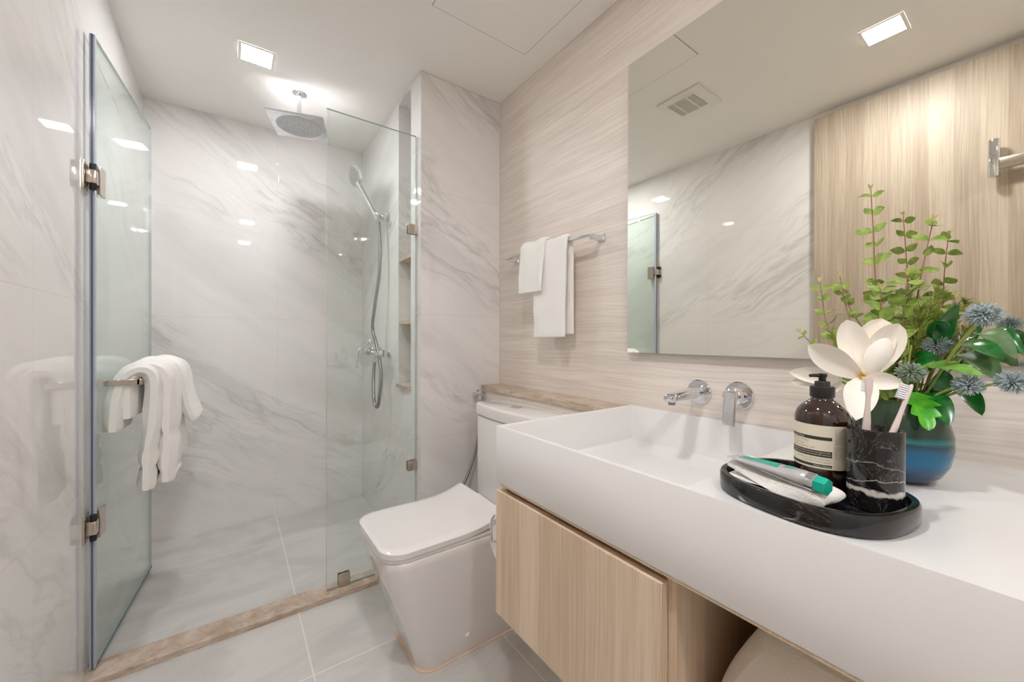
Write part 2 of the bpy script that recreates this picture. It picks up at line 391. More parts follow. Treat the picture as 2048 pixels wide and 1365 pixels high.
# ------------------------------------------------------------------ measures of the room
XL, XR, XS, YB, YP, YG, YF, ZC, ZF, ZS = -.389, 1.184, .729, 2.814, 1.77, 1.823, -1.6, 1.28, -H, -1.097
T = .12
def slab(name, lo, hi, m, **kw): return struct(MB().box(lo, hi).build(name, M[m], **kw))
f = MB(); f.box((XL-T, YF-T, ZF-.1), (XR+T, 1.80, ZF)); f.box((XL-T, 1.80, ZF-.1), (XS+.2, YB+T, ZS)); struct(f.build('floor', M['floor']))
slab('wall_left', (XL-T, YF-T, ZF), (XL, YB+T, ZC), 'marble')
slab('wall_back', (XL, YB, ZF), (XR+T, YB+T, ZC), 'marble')
slab('wall_right', (XR, YF-T, ZF), (XR+T, YP, ZC), 'linen')
slab('wall_front', (XL, YF-T, ZF), (XR, YF, ZC), 'ceiling')
# shower side wall with its tall niche
b = MB(); ny0, ny1, nz0, nz1, nb = 1.898, 2.078, -.243, 1.262, .875
b.box((XS, YP, ZF), (XR+T, ny0, ZC)); b.box((XS, ny1, ZF), (XR+T, YB, ZC)); b.box((XS, ny0, ZF), (XR+T, ny1, nz0-.02)); b.box((XS, ny0, nz1), (XR+T, ny1, ZC)); b.box((nb, ny0, nz0-.02), (XR+T, ny1, nz1))
struct(b.build('wall_shower', M['marble']))
slab('trim_1', (XS-.012, ny0-.004, nz0-.02), (nb, ny1+.006, nz0), 'stone')
for k, zz in enumerate((.426, .087)): slab('trim_%d' % (k+2), (XS+.002, ny0, zz-.012), (nb, ny1, zz+.006), 'stone')
slab('trim_4', (XL, YP+.002, ZF), (XS, 1.872, -1.0865), 'stone')           # shower threshold
# low pipe ledge behind the toilet
slab('wall_ledge', (1.073, .9035, ZF), (XR, YP, -.272), 'linen')
struct(MB().box((1.066, .903, -.272), (XR, YP, -.245), .002, 1).build('trim_5', M['stone']))
# ceiling with holes for the lamps
LS = .062
xs = sorted(set([XL-T, XR+T] + [LX+s*LS for LX, LY in LIGHTS for s in (-1, 1)])); ys = sorted(set([YF-T, YB+T] + [LY+s*LS for LX, LY in LIGHTS for s in (-1, 1)]))
b = MB()
b.box((XL-T, YF-T, ZC+.03), (XR+T, YB+T, ZC+.1))
for j in range(len(ys)-1):
    hit = [L for L in LIGHTS if L[1]-LS < (ys[j]+ys[j+1])/2 < L[1]+LS]
    segs = [(XL-T, XR+T)] if not hit else [(XL-T, hit[0][0]-LS), (hit[0][0]+LS, XR+T)]
    for a0, a1 in segs: b.box((a0, ys[j], ZC), (a1, ys[j+1], ZC+.03))
struct(b.build('ceiling', M['ceiling']))
# white silicone beads along the corners
b = MB(); e = .0022
b.box((XR-e, YP-e, ZF), (XR, YP, ZC)); b.box((XR-e, YF, ZC-e), (XR, YP, ZC)); b.box((XS, YP-e, ZC-e), (XR, YP, ZC)); b.box((XR-e, .903, -.245), (XR, YP, -.245+e)); struct(b.build('trim_6', plain('pale_sealant', (214, 200, 182), .6)))

# ------------------------------------------------------------------ ceiling fittings
LL = ['square recessed ceiling light above the shower area', 'square recessed ceiling light seen in the mirror, above the basin', 'square recessed ceiling light farthest from the shower, behind the viewer']
def downlight(i):
    x, y = LIGHTS[i]; t = thing('recessed_light', (x, y, ZC), LL[i], 'ceiling light', 'square recessed ceiling lights')
    r = MB()
    o = [(-LS-.008, -LS-.008), (LS+.008, -LS-.008), (LS+.008, LS+.008), (-LS-.008, LS+.008)]; inn = [(-LS+.004, -LS+.004), (LS-.004, -LS+.004), (LS-.004, LS-.004), (-LS+.004, LS-.004)]
    R = [[(x+p[0], y+p[1], z) for p in q] for q, z in ((o, ZC-.0005), (o, ZC-.002), (inn, ZC-.002), (inn, ZC+.003))]
    r.loft(R, False, False, sm=False); r.build('frame', M['plastic'], t)
    MB().box((x-LS+.0045, y-LS+.0045, ZC-.0015), (x+LS-.0045, y+LS-.0045, ZC+.003)).build('diffuser', M['lamp_dim' if i == 0 else 'lamp'], t)
for i in range(3): downlight(i)
t = thing('access_hatch', (.845, 1.17, ZC), 'flush square white access hatch in the ceiling near the corner', 'ceiling hatch')
x0, x1, y0, y1 = .622, 1.068, .942, 1.397
MB().box((x0-.002, y0-.002, ZC-.0008), (x1+.002, y1+.002, ZC-.0002)).build('shadow_gap', M['groove'], t)
MB().box((x0, y0, ZC-.0014), (x1, y1, ZC-.0008)).build('panel', M['ceiling'], t)
t = thing('exhaust_vent', (.31, 1.165, ZC), 'square white extractor fan grille on the ceiling, seen in the mirror', 'vent')
MB().box((.19, 1.045, ZC-.010), (.43, 1.285, ZC-.0005), .003, 2).build('frame', M['plastic'], t)
MB().box((.238, 1.10, ZC-.0115), (.382, 1.245, ZC-.0102)).build('painted_opening_shade', plain('brown_vent_shadow', (96, 78, 64), .8), t)  # solid brown sheet; its colour paints the shade behind the louvre
b = MB()
for k in range(15): b.box((.238+k*.0103, 1.10, ZC-.014), (.238+k*.0103+.0045, 1.245, ZC-.0105))
b.box((.238, 1.135, ZC-.0145), (.382, 1.141, ZC-.0105)); b.box((.238, 1.205, ZC-.0145), (.382, 1.211, ZC-.0105))
b.build('louvre', M['plastic'], t)

# ------------------------------------------------------------------ shower
t = thing('rain_shower_head', (.280, 2.30, ZC), 'chrome square rain shower head on a ceiling arm', 'shower head')
MB().lathe([(.034, 0), (.034, -.006), (.030, -.010), (.018, -.012), (.013, -.020)], (.280, 2.30, ZC), n=32).build('ceiling_rose', M['chrome'], t)
MB().lathe([(.011, -.01), (.011, -.13), (.016, -.15), (.020, -.168)], (.280, 2.30, ZC), n=24).build('arm', M['chrome'], t)
R = Matrix.Translation((.280, 2.29, 1.10)) @ Matrix.Rotation(math.radians(-17), 4, 'Z')
MB().box((-.128, -.128, -.004), (.128, .128, .004), .0015, 1, mat=R).build('plate', M['chrome'], t)
fc = MB().lathe([(.001, -.0045), (.100, -.0045), (.104, -.0058), (.107, -.0045), (.107, -.003)], (0, 0, 0), n=48).xf(R).build('spray_face', plain('grey_spray_face', (196, 198, 202), .3, .5), t)
b = MB()
for k in range(12):
    for j in range(2, 9):
        r = .011*j; a = 2*PI*k/12 + (j % 2)*.13
        for da in ([0] if j < 5 else [0, .26]):
            b.lathe([(.0018, -.0045), (.0014, -.0085)], (r*math.cos(a+da), r*math.sin(a+da), 0), n=6)
nz = b.xf(R).build('spray_nozzles', M['plastic'], t)
# hand shower, bracket, hose
t = thing('shower_bracket', (XS, 2.25, .70), 'chrome wall bracket that holds the hand shower', 'bracket')
MB().cyl((XS, 2.25, .70), (XS-.012, 2.25, .70), .026, bev=.003).build('wall_flange', M['chrome'], t)
MB().cyl((XS-.012, 2.25, .70), (.682, 2.25, .70), .012).ball((.672, 2.25, .70), .021).build('socket', M['chrome'], t)
MB().cyl((.690, 2.228, .688), (.690, 2.195, .682), .013, bev=.002).build('clamp_knob', M['chrome'], t)
t = thing('hand_shower', (.66, 2.26, .70), 'chrome hand shower tilted in its bracket with a long steel hose', 'hand shower')
hA, hB = Vector((.674, 2.25, .675)), Vector((.592, 2.352, .900)); hd = (hB-hA).normalized()
MB().tube([hA, hA.lerp(hB, .3), hA.lerp(hB, .7), hB], lambda q: .0165-.003*math.sin(q*PI)+.004*q, 16, smooth=6).build('handle', M['chrome'], t)
ax = Vector((-.97, -.19, -.24)).normalized(); hc = hB + hd*.045
hh = MB().lathe([(.020, -.024), (.046, -.014), (.060, -.002), (.062, .008), (.058, .013)], hc, ax, 36).build('head', M['chrome'], t)
fcc = MB(); fcc.lathe([(.001, .0136), (.052, .0136), (.055, .0125)], hc, ax, 36)
u_ = ax.orthogonal().normalized(); w_ = ax.cross(u_)
for j in range(1, 5):
    for k in range(6*j):
        p = hc + ax*.0135 + (u_*math.cos(2*PI*k/(6*j)) + w_*math.sin(2*PI*k/(6*j)))*j*.0122; fcc.lathe([(.0024, 0), (.0016, .003)], p, ax, 6, mi=1)
fcc.build('spray_face', [plain('grey_hand_spray_face', (196, 199, 204), .4, .1), M['plastic']], t)
MB().tube([(.674, 2.25, .66), (.676, 2.235, .55), (.672, 2.23, .38), (.655, 2.26, .18), (.650, 2.285, .06), (.662, 2.25, -.04), (.672, 2.20, -.18), (.664, 2.19, -.30), (.660, 2.22, -.385), (.655, 2.27, -.36), (.664, 2.315, -.24), (.675, 2.33, -.135)], .0095, 10, smooth=8).build('hose', M['steel'], t)
t = thing('shower_mixer', (XS, 2.31, -.085), 'chrome single-lever shower mixer on the marble wall', 'tap')
MB().cyl((.676, 2.17, -.085), (.676, 2.45, -.085), .021, bev=.004).build('body', M['chrome'], t)
for yy in (2.235, 2.385):
    MB().lathe([(.034, 0), (.034, .004), (.026, .012), (.015, .016), (.015, .05)], (XS, yy, -.085), (-1, 0, 0), 32).build('wall_union', M['chrome'], t)
MB().cyl((.676, 2.39, -.085), (.630, 2.39, -.078), .020, bev=.003).build('cartridge', M['chrome'], t)
MB().tube([(.636, 2.39, -.064), (.615, 2.39, -.062), (.598, 2.39, -.075), (.590, 2.385, -.12), (.584, 2.38, -.175)], .0075, 10, smooth=5).build('lever', M['chrome'], t)
MB().cyl((.676, 2.33, -.10), (.676, 2.33, -.14), .011).build('hose_outlet', M['chrome'], t)
MB().lathe([(.030, 0), (.030, .006), (.006, .010)], (.676, 2.41, -.04), (0, 0, 1), 24).cyl((.676, 2.41, -.085), (.676, 2.41, -.04), .013).ball((.676, 2.41, -.018), .022, sq=(1, 1, .8)).build('diverter_knob', M['chrome'], t)

# fixed glass panel with clamps
def pane(corners_lo, corners_hi, th, name, mat, parent):   # vertical pane between two floor points
    (ax_, ay, z0), (bx_, by, z1) = corners_lo, corners_hi
    d = Vector((bx_-ax_, by-ay, 0)).normalized(); n = Vector((d.y, -d.x, 0))*th/2
    A = Vector((ax_, ay, 0)); B = Vector((bx_, by, 0))
    P = [A-n, B-n, B+n, A+n]; vs = [p+Vector((0, 0, z0)) for p in P] + [p+Vector((0, 0, z1)) for p in P]
    m = MB(); m.add(vs, [[0, 1, 5, 4], [2, 3, 7, 6]], 0, False); m.add(vs, [[1, 2, 6, 5], [3, 0, 4, 7], [0, 3, 2, 1], [4, 5, 6, 7]], 1, False)
    return m.build(name, [mat, M['glass_edge']], parent)
t = thing('shower_screen', (.52, YG, -1.086), 'fixed clear glass shower screen beside the toilet', 'shower screen')
pane((.3255, YG, -1.083), (.724, YG, .985), .010, 'glass_pane', M['glass'], t)
for zz in (.529, -.616): MB().box((.682, YG-.011, zz-.024), (XS, YG-.005, zz+.024), .001, 1).box((.682, YG+.005, zz-.024), (XS, YG+.011, zz+.024), .001, 1).build('wall_clamp', M['brushed'], t)
MB().box((.372, YG-.011, -1.086), (.420, YG-.005, -1.030), .001, 1).box((.372, YG+.005, -1.086), (.420, YG+.011, -1.030), .001, 1).build('floor_clamp', M['brushed'], t)
# hinged glass door standing open against the left wall
t = thing('shower_door', (-.369, YG, -1.078), 'open hinged glass shower door by the left marble wall', 'shower door')
dA, dB = Vector((-.372, YG+.006, 0)), Vector((-.318, 2.478, 0)); dd = (dB-dA).normalized(); dn = Vector((dd.y, -dd.x, 0))
pane((dA.x, dA.y, -1.073), (dB.x, dB.y, .985), .010, 'glass_pane', M['doorglass'], t)
def onDoor(lo, hi, bev=.001, m=None):   # box in the door's own frame: along, outwards (to the room), height
    Mx = Matrix(((dd.x, dn.x, 0, dA.x), (dd.y, dn.y, 0, dA.y), (0, 0, 1, 0), (0, 0, 0, 1)))
    return (m or MB()).box(lo, hi, bev, 1, mat=Mx)
b = MB(); onDoor((-.008, -.0065, -1.078), (.006, -.0052, .985), 0, b); onDoor((-.008, .0052, -1.078), (.006, .0065, .985), 0, b); onDoor((-.008, -.0052, -1.078), (-.0005, .0052, .985), 0, b); b.build('edge_seal', M['seal'], t)
onDoor((-.0105, -.0022, -1.078), (-.0081, .0022, .985), 0).build('seal_fin', M['seal_dark'], t)
onDoor((.006, -.0062, -1.080), (.655, .0062, -1.0735), 0).build('bottom_seal', M['seal_dark'], t)
for zz in (.520, -.615):
    b = MB()
    hw, hh_ = .030, .046
    g = onDoor((.012, .0055, zz-.047), (.062, .0135, zz+.047), .0015); onDoor((.012, -.0135, zz-.047), (.062, -.0055, zz+.047), .0015, g); hg = g.build('hinge', M['brushed'], t)
    MB().box((XL, 1.790, zz-.045), (XL+.005, 1.838, zz+.045), .001, 1).build('wall_plate', M['brushed'], hg)
    MB().box((XL+.005, 1.803, zz-.022), (XL+.030, 1.836, zz+.022), .003, 2).build('arm_block', M['brushed'], hg)
    MB().cyl((XL+.021, 1.812, zz-.042), (XL+.021, 1.812, zz+.042), .0085, 20, .001).build('knuckle', M['black_rubber'], hg)
    b = MB()
    for q in (-.034, .034):
        for yq in (1.800, 1.828): b.cyl((XL+.005, yq, zz+q), (XL+.0062, yq, zz+q), .0035, 12)
    b.build('screw', M['steel'], hg)
b = MB(); b.box((-.364, 1.908, -.168), (-.272, 1.922, -.148), .0015, 1); b.box((-.280, 1.908, -.168), (-.266, 2.36, -.148), .0015, 1); b.box((-.330, 2.346, -.168), (-.272, 2.36, -.148), .0015, 1); b.build('towel_bar', M['brushed'], t)

# ------------------------------------------------------------------ draped towels
def drape(m, path, stations, th, wob=.002, bands=(), seed=0, plane='XZ', round_end=True):
    """path: list of (a, z) over a bar; stations: positions along the bar; th: thickness; plane: which horizontal axis carries a."""
    rr = random.Random(seed); P = catmull([Vector((a, z, 0)) for a, z in path], 7); n = len(P)
    L = [0]
    for i in range(1, n): L.append(L[-1] + (P[i]-P[i-1]).length)
    ph = [rr.uniform(0, 6.28) for _ in range(4)]
    rings = []; S = len(stations); aux = [0]*S
    st = [stations[0]] + list(stations) + [stations[-1]]
    for k, y in enumerate(st):
        endf = .35 if k in (0, len(st)-1) else 1
        yy = y + (0 if endf == 1 else (-th*.42 if k == 0 else th*.42))
        outer, inner = [], []
        for i, p in enumerate(P):
            d = (P[min(i+1, n-1)] - P[max(i-1, 0)]).normalized(); nn = Vector((-d.y, d.x, 0))
            tt = th*(1 + .10*math.sin(L[i]*40+ph[0]+k))
            for bz in bands:
                if abs(p.y-bz) < .008 and i > n/2: tt *= .72
            if i == n-1 or i == 0: tt *= .8
            tt *= endf
            off = nn*(wob*math.sin(k*1.3+ph[1]+L[i]*14) + wob*.6*math.sin(k*.7+L[i]*31+ph[2]))*(1 if i > n*.3 else .5)
            q = p + off; y2 = yy + .004*math.sin(L[i]*9+ph[3])*(1 if k > len(st)/2 else -1)
            for lst, sg in ((outer, 1), (inner, -1)):
                v = q + nn*(tt/2*sg); lst.append((v.x, y2, v.y) if plane == 'XZ' else (y2, v.x, v.y))
        rings.append(outer + inner[::-1])
    m.loft(rings)
def frange(a, b, n): return [a+(b-a)*i/(n-1) for i in range(n)]
XB = XR-.072
t = thing('towel_rail', (XR-.03, 1.33, .40), 'thin chrome towel rail on the beige tiled wall', 'towel rail')
MB().box((XB-.010, 1.03, .396), (XB+.010, 1.625, .402), .001, 1).build('rail', M['chrome'], t)
for yy in (1.045, 1.605):
    MB().box((XR-.006, yy-.016, .382), (XR, yy+.016, .414), .0015, 1).box((XB+.008, yy-.010, .386), (XR-.004, yy+.010, .404), .0015, 1).build('wall_bracket', M['chrome'], t)
m = MB(); drape(m, [(XB+.024, .020), (XB+.022, .20), (XB+.018, .36), (XB+.014, .405), (XB, .418), (XB-.016, .405), (XB-.020, .33), (XB-.022, .18), (XB-.023, .008)], frange(1.160, 1.352, 9), .016, .0012, (.075, .118, .16), 3)
tag(m.build('bath_towel', M['towel']), 'longer white towel hanging on the wall rail beneath the small one', 'towel', 'white towels on the wall rail')
m = MB(); drape(m, [(XB+.030, .27), (XB+.034, .37), (XB+.026, .417), (XB, .434), (XB-.028, .418), (XB-.037, .36), (XB-.040, .29), (XB-.043, .205)], frange(1.285, 1.432, 9), .015, .0025, (.222,), 5)
tag(m.build('hand_towel', M['towel']), 'small white hand towel folded over the wall rail, left of the longer one', 'towel', 'white towels on the wall rail')
m = MB()
drape(m, [(-.345, -.33), (-.338, -.22), (-.318, -.145), (-.275, -.118), (-.243, -.145), (-.238, -.26), (-.250, -.40), (-.262, -.552)], frange(1.935, 2.10, 7), .052, .003, (-.40, -.47, -.53), 11)
drape(m, [(-.312, -.29), (-.310, -.18), (-.290, -.125), (-.262, -.105), (-.218, -.128), (-.203, -.22), (-.202, -.38), (-.208, -.538)], frange(1.955, 2.19, 7), .056, .004, (-.35, -.42, -.51), 12)
drape(m, [(-.300, -.27), (-.300, -.17), (-.280, -.118), (-.240, -.098), (-.190, -.120), (-.170, -.20), (-.155, -.28), (-.134, -.345)], frange(2.13, 2.31, 7), .044, .001, (), 13)
drape(m, [(-.265, -.150), (-.230, -.135), (-.205, -.16), (-.192, -.30), (-.180, -.42), (-.176, -.505)], frange(2.20, 2.33, 6), .014, .002, (), 14)
tag(m.build('draped_towel', M['towel']), 'white towel bunched over the bar of the glass door', 'towel')

# ------------------------------------------------------------------ toilet
t = thing('toilet', (.70, 1.335, ZF), 'white close-coupled toilet beside the shower screen', 'toilet')
cyT = 1.335
rings = []
for z, x0, x1, hw, r in ((ZF+.001, .500, 1.02, .128, .055), (-1.10, .497, 1.03, .131, .058), (-1.03, .478, 1.045, .142, .062), (-.95, .452, 1.055, .154, .066), (-.86, .420, 1.06, .166, .070), (-.78, .392, 1.062, .174, .072), (-.72, .378, 1.064, .178, .072), (-.700, .376, 1.064, .179, .072), (-.694, .381, 1.062, .175, .070)):
    rings.append([(p[0], p[1], z) for p in rrect(x0, x1, cyT-hw, cyT+hw, [r, .03, .03, r], 8)])
MB().loft(rings).build('bowl', M['ceramic'], t, angle=50)
lo = lambda g, sh=0: [(x, y) for x, y in rrect(.366+g, .800-g, cyT-.179+g, cyT+.179-g, [.075, .02, .02, .075], 8)]
MB().prism(lo(.004), -.6935, -.680, .003).build('seat', M['ceramic'], t)
m = MB(); m.prism(lo(0), -.6775, -.655, .006)
out = MB()
# lid: grid surface curving up towards its hinge
nx, ny = 30, 20; top = []; bot = []
def lidpt(u, v):
    hw = .179; x = .366 + .434*u; r = .075
    if x < .366+r: q = r - (x-.366); hwx = hw - r + math.sqrt(max(0, r*r - q*q))
    else: hwx = hw - .006*((x-.441)/.36)**2
    rise = .034*max(0, (u-.60)/.40)**2.2
    return x, cyT + hwx*v, rise
for i in range(nx+1):
    u = (i/nx)**1.6
    for j in range(ny+1):
        v = -1+2*j/ny; x, y, rz = lidpt(u, v)
        ed = 1-abs(v); e2 = min(ed*.179, (x-.366)+.002, (.800-x)+.003); dz = .006*(1-min(1, e2/.010))**2
        top.append((x, y, -.655+rz-dz)); bot.append((x, y, -.6775+rz*.8))
W = ny+1
fs = [[i*W+j, i*W+j+1, (i+1)*W+j+1, (i+1)*W+j] for i in range(nx) for j in range(ny)]
out.add(top, fs); out.add(bot, [q[::-1] for q in fs])
edge = [(0, j) for j in range(W)] + [(i, ny) for i in range(1, nx+1)] + [(nx, j) for j in range(ny-1, -1, -1)] + [(i, 0) for i in range(nx-1, 0, -1)]
ev = [top[i*W+j] for i, j in edge]; eb = [bot[i*W+j] for i, j in edge]; n_ = len(ev)
out.add(ev+eb, [[k, (k+1) % n_, n_+(k+1) % n_, n_+k] for k in range(n_)])
out.build('lid', M['ceramic'], t, angle=60)
def bow(x0, x1, y0, y1, r, b=.018, n=8):
    o = rrect(x0, x1, y0, y1, [r, .012, .012, r], n); mid = (y0+y1)/2; hw = (y1-y0)/2
    return [(x - (b*(1-((y-mid)/hw)**2) if x < (x0+x1)/2 else 0), y) for x, y in catm2(o, x0, r)]
def catm2(o, x0, r):   # add points along the long front edge so that it can bow
    res = []
    for i, p in enumerate(o):
        res.append(p); q = o[(i+1) % len(o)]
        if (Vector(p)-Vector(q)).length > .05:
            for k in range(1, 10): res.append((p[0]+(q[0]-p[0])*k/10, p[1]+(q[1]-p[1])*k/10))
    return res
MB().prism(bow(.905, 1.064, 1.10, 1.555, .035), -.692, -.346, .003).build('tank', M['ceramic'], t, angle=50)
MB().prism(bow(.899, 1.065, 1.094, 1.561, .038), -.344, -.291, .010, steps=4).build('tank_lid', M['ceramic'], t, angle=50)
MB().lathe([(.024, 0), (.024, .003), (.021, .005), (.001, .005)], (.972, 1.325, -.291), n=32).build('flush_button', M['chrome'], t)
MB().lathe([(.009, -.006), (.009, .004), (.006, .007), (.001, .008)], (.665, 1.197, -1.035), (0, -1, .12), 20).build('bolt_cap', M['plastic'], t)
b = MB(); ol = rrect(.492, 1.03, cyT-.137, cyT+.137, [.058, .03, .03, .058], 8); b.prism(ol, ZF+.0002, ZF+.003, .001); b.build('sealant_line', plain('pink_beige_sealant', (222, 196, 176), .6), t)

t = thing('bidet_sprayer', (1.03, YP, -.29), 'chrome bidet sprayer valve with a steel hose behind the toilet tank', 'bidet sprayer')
MB().lathe([(.020, 0), (.020, .004), (.012, .007), (.012, .03)], (1.035, YP, -.286), (0, -1, 0), 24).cyl((1.035, 1.735, -.286), (1.035, 1.735, -.36), .011, bev=.002).build('valve', M['chrome'], t)
MB().cyl((1.063, 1.735, -.286), (1.000, 1.735, -.286), .013, bev=.003).build('valve_handle', M['chrome'], t)
MB().tube([(1.035, 1.735, -.36), (1.034, 1.735, -.46), (1.010, 1.725, -.56), (.975, 1.715, -.64), (.93, 1.705, -.715), (.88, 1.70, -.79), (.86, 1.70, -.88)], .0075, 10, smooth=6).build('hose', M['steel'], t)

# ------------------------------------------------------------------ vanity
ZV, XV, YV, YE = -.2406, .591, .901, -.42
bx0, bx1, by0, by1 = .604, 1.168, .352, .889
t = thing('vanity_counter', (.89, .24, -.396), 'long white solid-surface counter with an integrated basin', 'countertop')
m = MB()
X = [XV, bx0, bx1, XR-.001]; Y = [YE, by0, by1, YV]
zb = -.396
def quad(m, a, b, c, d): m.add([a, b, c, d], [[0, 1, 2, 3]], 0, False)
for i in range(3):
    for j in range(3):
        if i == 1 and j == 1: continue
        quad(m, (X[i], Y[j], ZV), (X[i+1], Y[j], ZV), (X[i+1], Y[j+1], ZV), (X[i], Y[j+1], ZV))
zw, zfl = -.358, -.380
A = [(bx0, by0), (bx1, by0), (bx1, by1), (bx0, by1)]; Bq = [(bx0+.07, by0+.09), (bx1-.055, by0+.09), (bx1-.055, by1-.085), (bx0+.07, by1-.085)]
r0 = [(x, y, ZV) for x, y in A]; r1 = [(x, y, zw) for x, y in A]; r2 = [(x, y, zfl) for x, y in Bq]
for a, bq in ((r0, r1), (r1, r2)):
    for k in range(4): quad(m, a[k], a[(k+1) % 4], bq[(k+1) % 4], bq[k])
quad(m, *r2)
o = [(X[0], Y[0]), (X[3], Y[0]), (X[3], Y[3]), (X[0], Y[3])]
for k in range(4): quad(m, (*o[k], ZV), (*o[(k+1) % 4], ZV), (*o[(k+1) % 4], zb), (*o[k], zb))
quad(m, *[(*p, zb) for p in o])
ob = m.build('worktop', M['solid'], t)
bm = bmesh.new(); bm.from_mesh(ob.data); bmesh.ops.remove_doubles(bm, verts=bm.verts, dist=1e-5); bmesh.ops.recalc_face_normals(bm, faces=bm.faces); bm.to_mesh(ob.data); bm.free()
md = ob.modifiers.new('bev', 'BEVEL'); md.width = .0022; md.segments = 2; md.limit_method = 'ANGLE'; md.angle_limit = math.radians(12)
t = thing('vanity_cabinet', (.89, .24, -.757), 'wall-hung light oak vanity cabinet with an open shelf', 'cabinet')
m = MB(); zc = -.3965
m.box((.612, .882, -.757), (XR-.001, .8995, zc)); m.box((.612, .374, -.757), (XR-.001, .392, zc)); m.box((.612, YE, -.757), (XR-.001, .882, -.739)); m.box((XR-.02, YE, -.739), (XR-.001, .882, zc)); m.box((.612, YE, -.739), (XR-.02, YE+.018, zc))
m.box((.612, YE, -.402), (.640, .882, zc)); m.box((.625, .392, -.47), (.637, .882, -.402)); m.box((.5925, YE, -.4005), (.612, .882, -.3965))
m.build('carcass', M['oak'], t)
MB().box((XV, .389, -.757), (XV+.018, YV, -.417), .0008, 1).build('door', M['oak'], t)
# rolled throw in the open shelf
m = MB()
ol = catmull([Vector(p) for p in ((.364, -.738, 0), (.350, -.64, 0), (.322, -.55, 0), (.286, -.475, 0), (.258, -.440, 0), (.225, -.430, 0), (.13, -.428, 0), (.05, -.436, 0), (.0, -.50, 0), (-.02, -.738, 0))], 5)
cyc, czc = .17, -.60; rg = []
for x, k_ in ((.655, .86), (.668, .95), (.690, .99), (.76, 1.0), (.84, 1.0), (.92, .99), (.985, .95), (1.0, .88)):
    rg.append([(x, cyc+(p.x-cyc)*(k_+.006*math.sin(i_*.7+x*30)), czc+(p.y-czc)*(k_+.006*math.sin(i_*.5+x*22))) for i_, p in enumerate(ol)])
    for q in (0, -1): rg[-1][q] = (x, rg[-1][q][1], -.7385)
m.loft(rg)
tag(m.build('folded_blanket', M['towel2']), 'beige waffle towel stuffed in the open shelf under the counter', 'towel')
t = thing('paper_holder', (.66, .905, -.60), 'chrome toilet paper holder on the side of the oak cabinet', 'paper holder')
MB().box((.640, .9005, -.560), (.690, .9045, -.520), .001, 1).build('mounting_plate', M['chrome'], t)
MB().tube([(.650, .905, -.540), (.650, .945, -.540), (.650, .990, -.540), (.646, .998, -.545), (.640, 1.000, -.560), (.640, 1.000, -.610), (.645, .995, -.618), (.680, .985, -.620), (.745, .985, -.620)], .004, 10, smooth=4).build('wire_arm', M['chrome'], t)
t = thing('toilet_roll', (.70, .985, -.62), 'white toilet paper roll half hidden behind the oak cabinet', 'toilet paper')
MB().loft([[(x, .972+r*math.cos(2*PI*j/40), -.620+r*math.sin(2*PI*j/40)) for j in range(40)] for x, r in ((.652, .021), (.652, .056), (.750, .056), (.750, .021), (.652, .021))], False, False).build('paper', M['paper'], t)
MB().loft([[(x, .972+r*math.cos(2*PI*j/40), -.620+r*math.sin(2*PI*j/40)) for j in range(40)] for x, r in ((.651, .0195), (.651, .021), (.751, .021), (.751, .0195), (.651, .0195))], False, False).build('card_core', M['card'], t)

# wall tap: spout and lever
t = thing('basin_spout', (XR, .655, -.165), 'chrome wall-mounted basin spout', 'tap')
MB().lathe([(.038, 0), (.038, .006), (.036, .008), (.024, .0085), (.023, .013), (.001, .0135)], (XR, .648, -.165), (-1, 0, 0), 40).build('wall_flange', M['chrome'], t)
rings = []
for x, w_, h_, z in ((XR-.012, .020, .0165, -.165), (XR-.06, .0195, .0155, -.166), (XR-.11, .019, .0135, -.168), (XR-.15, .018, .0115, -.171), (XR-.168, .016, .010, -.172), (XR-.174, .010, .006, -.172)):
    rings.append([(x, .648+p[0], z+p[1]) for p in rrect(-w_, w_, -h_, h_, h_*.7, 5)])
MB().loft(rings).build('spout', M['chrome'], t)
MB().lathe([(.010, 0), (.010, -.010), (.008, -.010)], (XR-.152, .648, -.181), n=20).build('aerator', M['steel'], t)
t = thing('basin_lever', (XR, .535, -.165), 'chrome wall-mounted basin mixer lever right of the spout', 'tap')
MB().lathe([(.040, 0), (.040, .006), (.038, .008), (.001, .0085)], (XR, .531, -.163), (-1, 0, 0), 40).build('wall_flange', M['chrome'], t)
MB().lathe([(.026, .005), (.026, .040), (.025, .046), (.020, .050), (.001, .051)], (XR, .531, -.163), (-1, 0, 0), 40).build('body', M['chrome'], t)
m = MB(); rg = []
for z, x, wd, th in ((-.146, XR-.046, .013, .006), (-.150, XR-.054, .016, .006), (-.17, XR-.060, .0175, .0045), (-.21, XR-.066, .0175, .0035), (-.240, XR-.070, .0175, .0025)):
    rg.append([(x+p[1], .528+p[0], z) for p in rrect(-wd, wd, -th, th, th*.6, 3)])
m.loft(rg); m.build('lever_blade', M['chrome'], t)

# mirror and swing arm
t = thing('wall_mirror', (1.17, .24, -.048), 'large frameless mirror above the vanity', 'mirror')
MB().add([(1.159, YE, -.0488), (1.159, .9031, -.0488), (1.159, .9031, .986), (1.159, YE, .986)], [[0, 1, 2, 3]], 0, False).build('glass', M['mirror'], t)
MB().box((1.1593, YE, -.0488), (1.164, .9031, .986)).build('ground_edge', M['mirror_edge'], t)
MB().box((1.164, YE+.03, -.010), (XR, .862, .945)).build('mounting_frame', M['groove'], t)
# oak door slab on the left wall, seen in the mirror
t = struct(MB().box((XL+.006, -.16, ZF+.008), (-.345, .80, 1.237), .0015, 1).build('door_1', M['dooroak']))

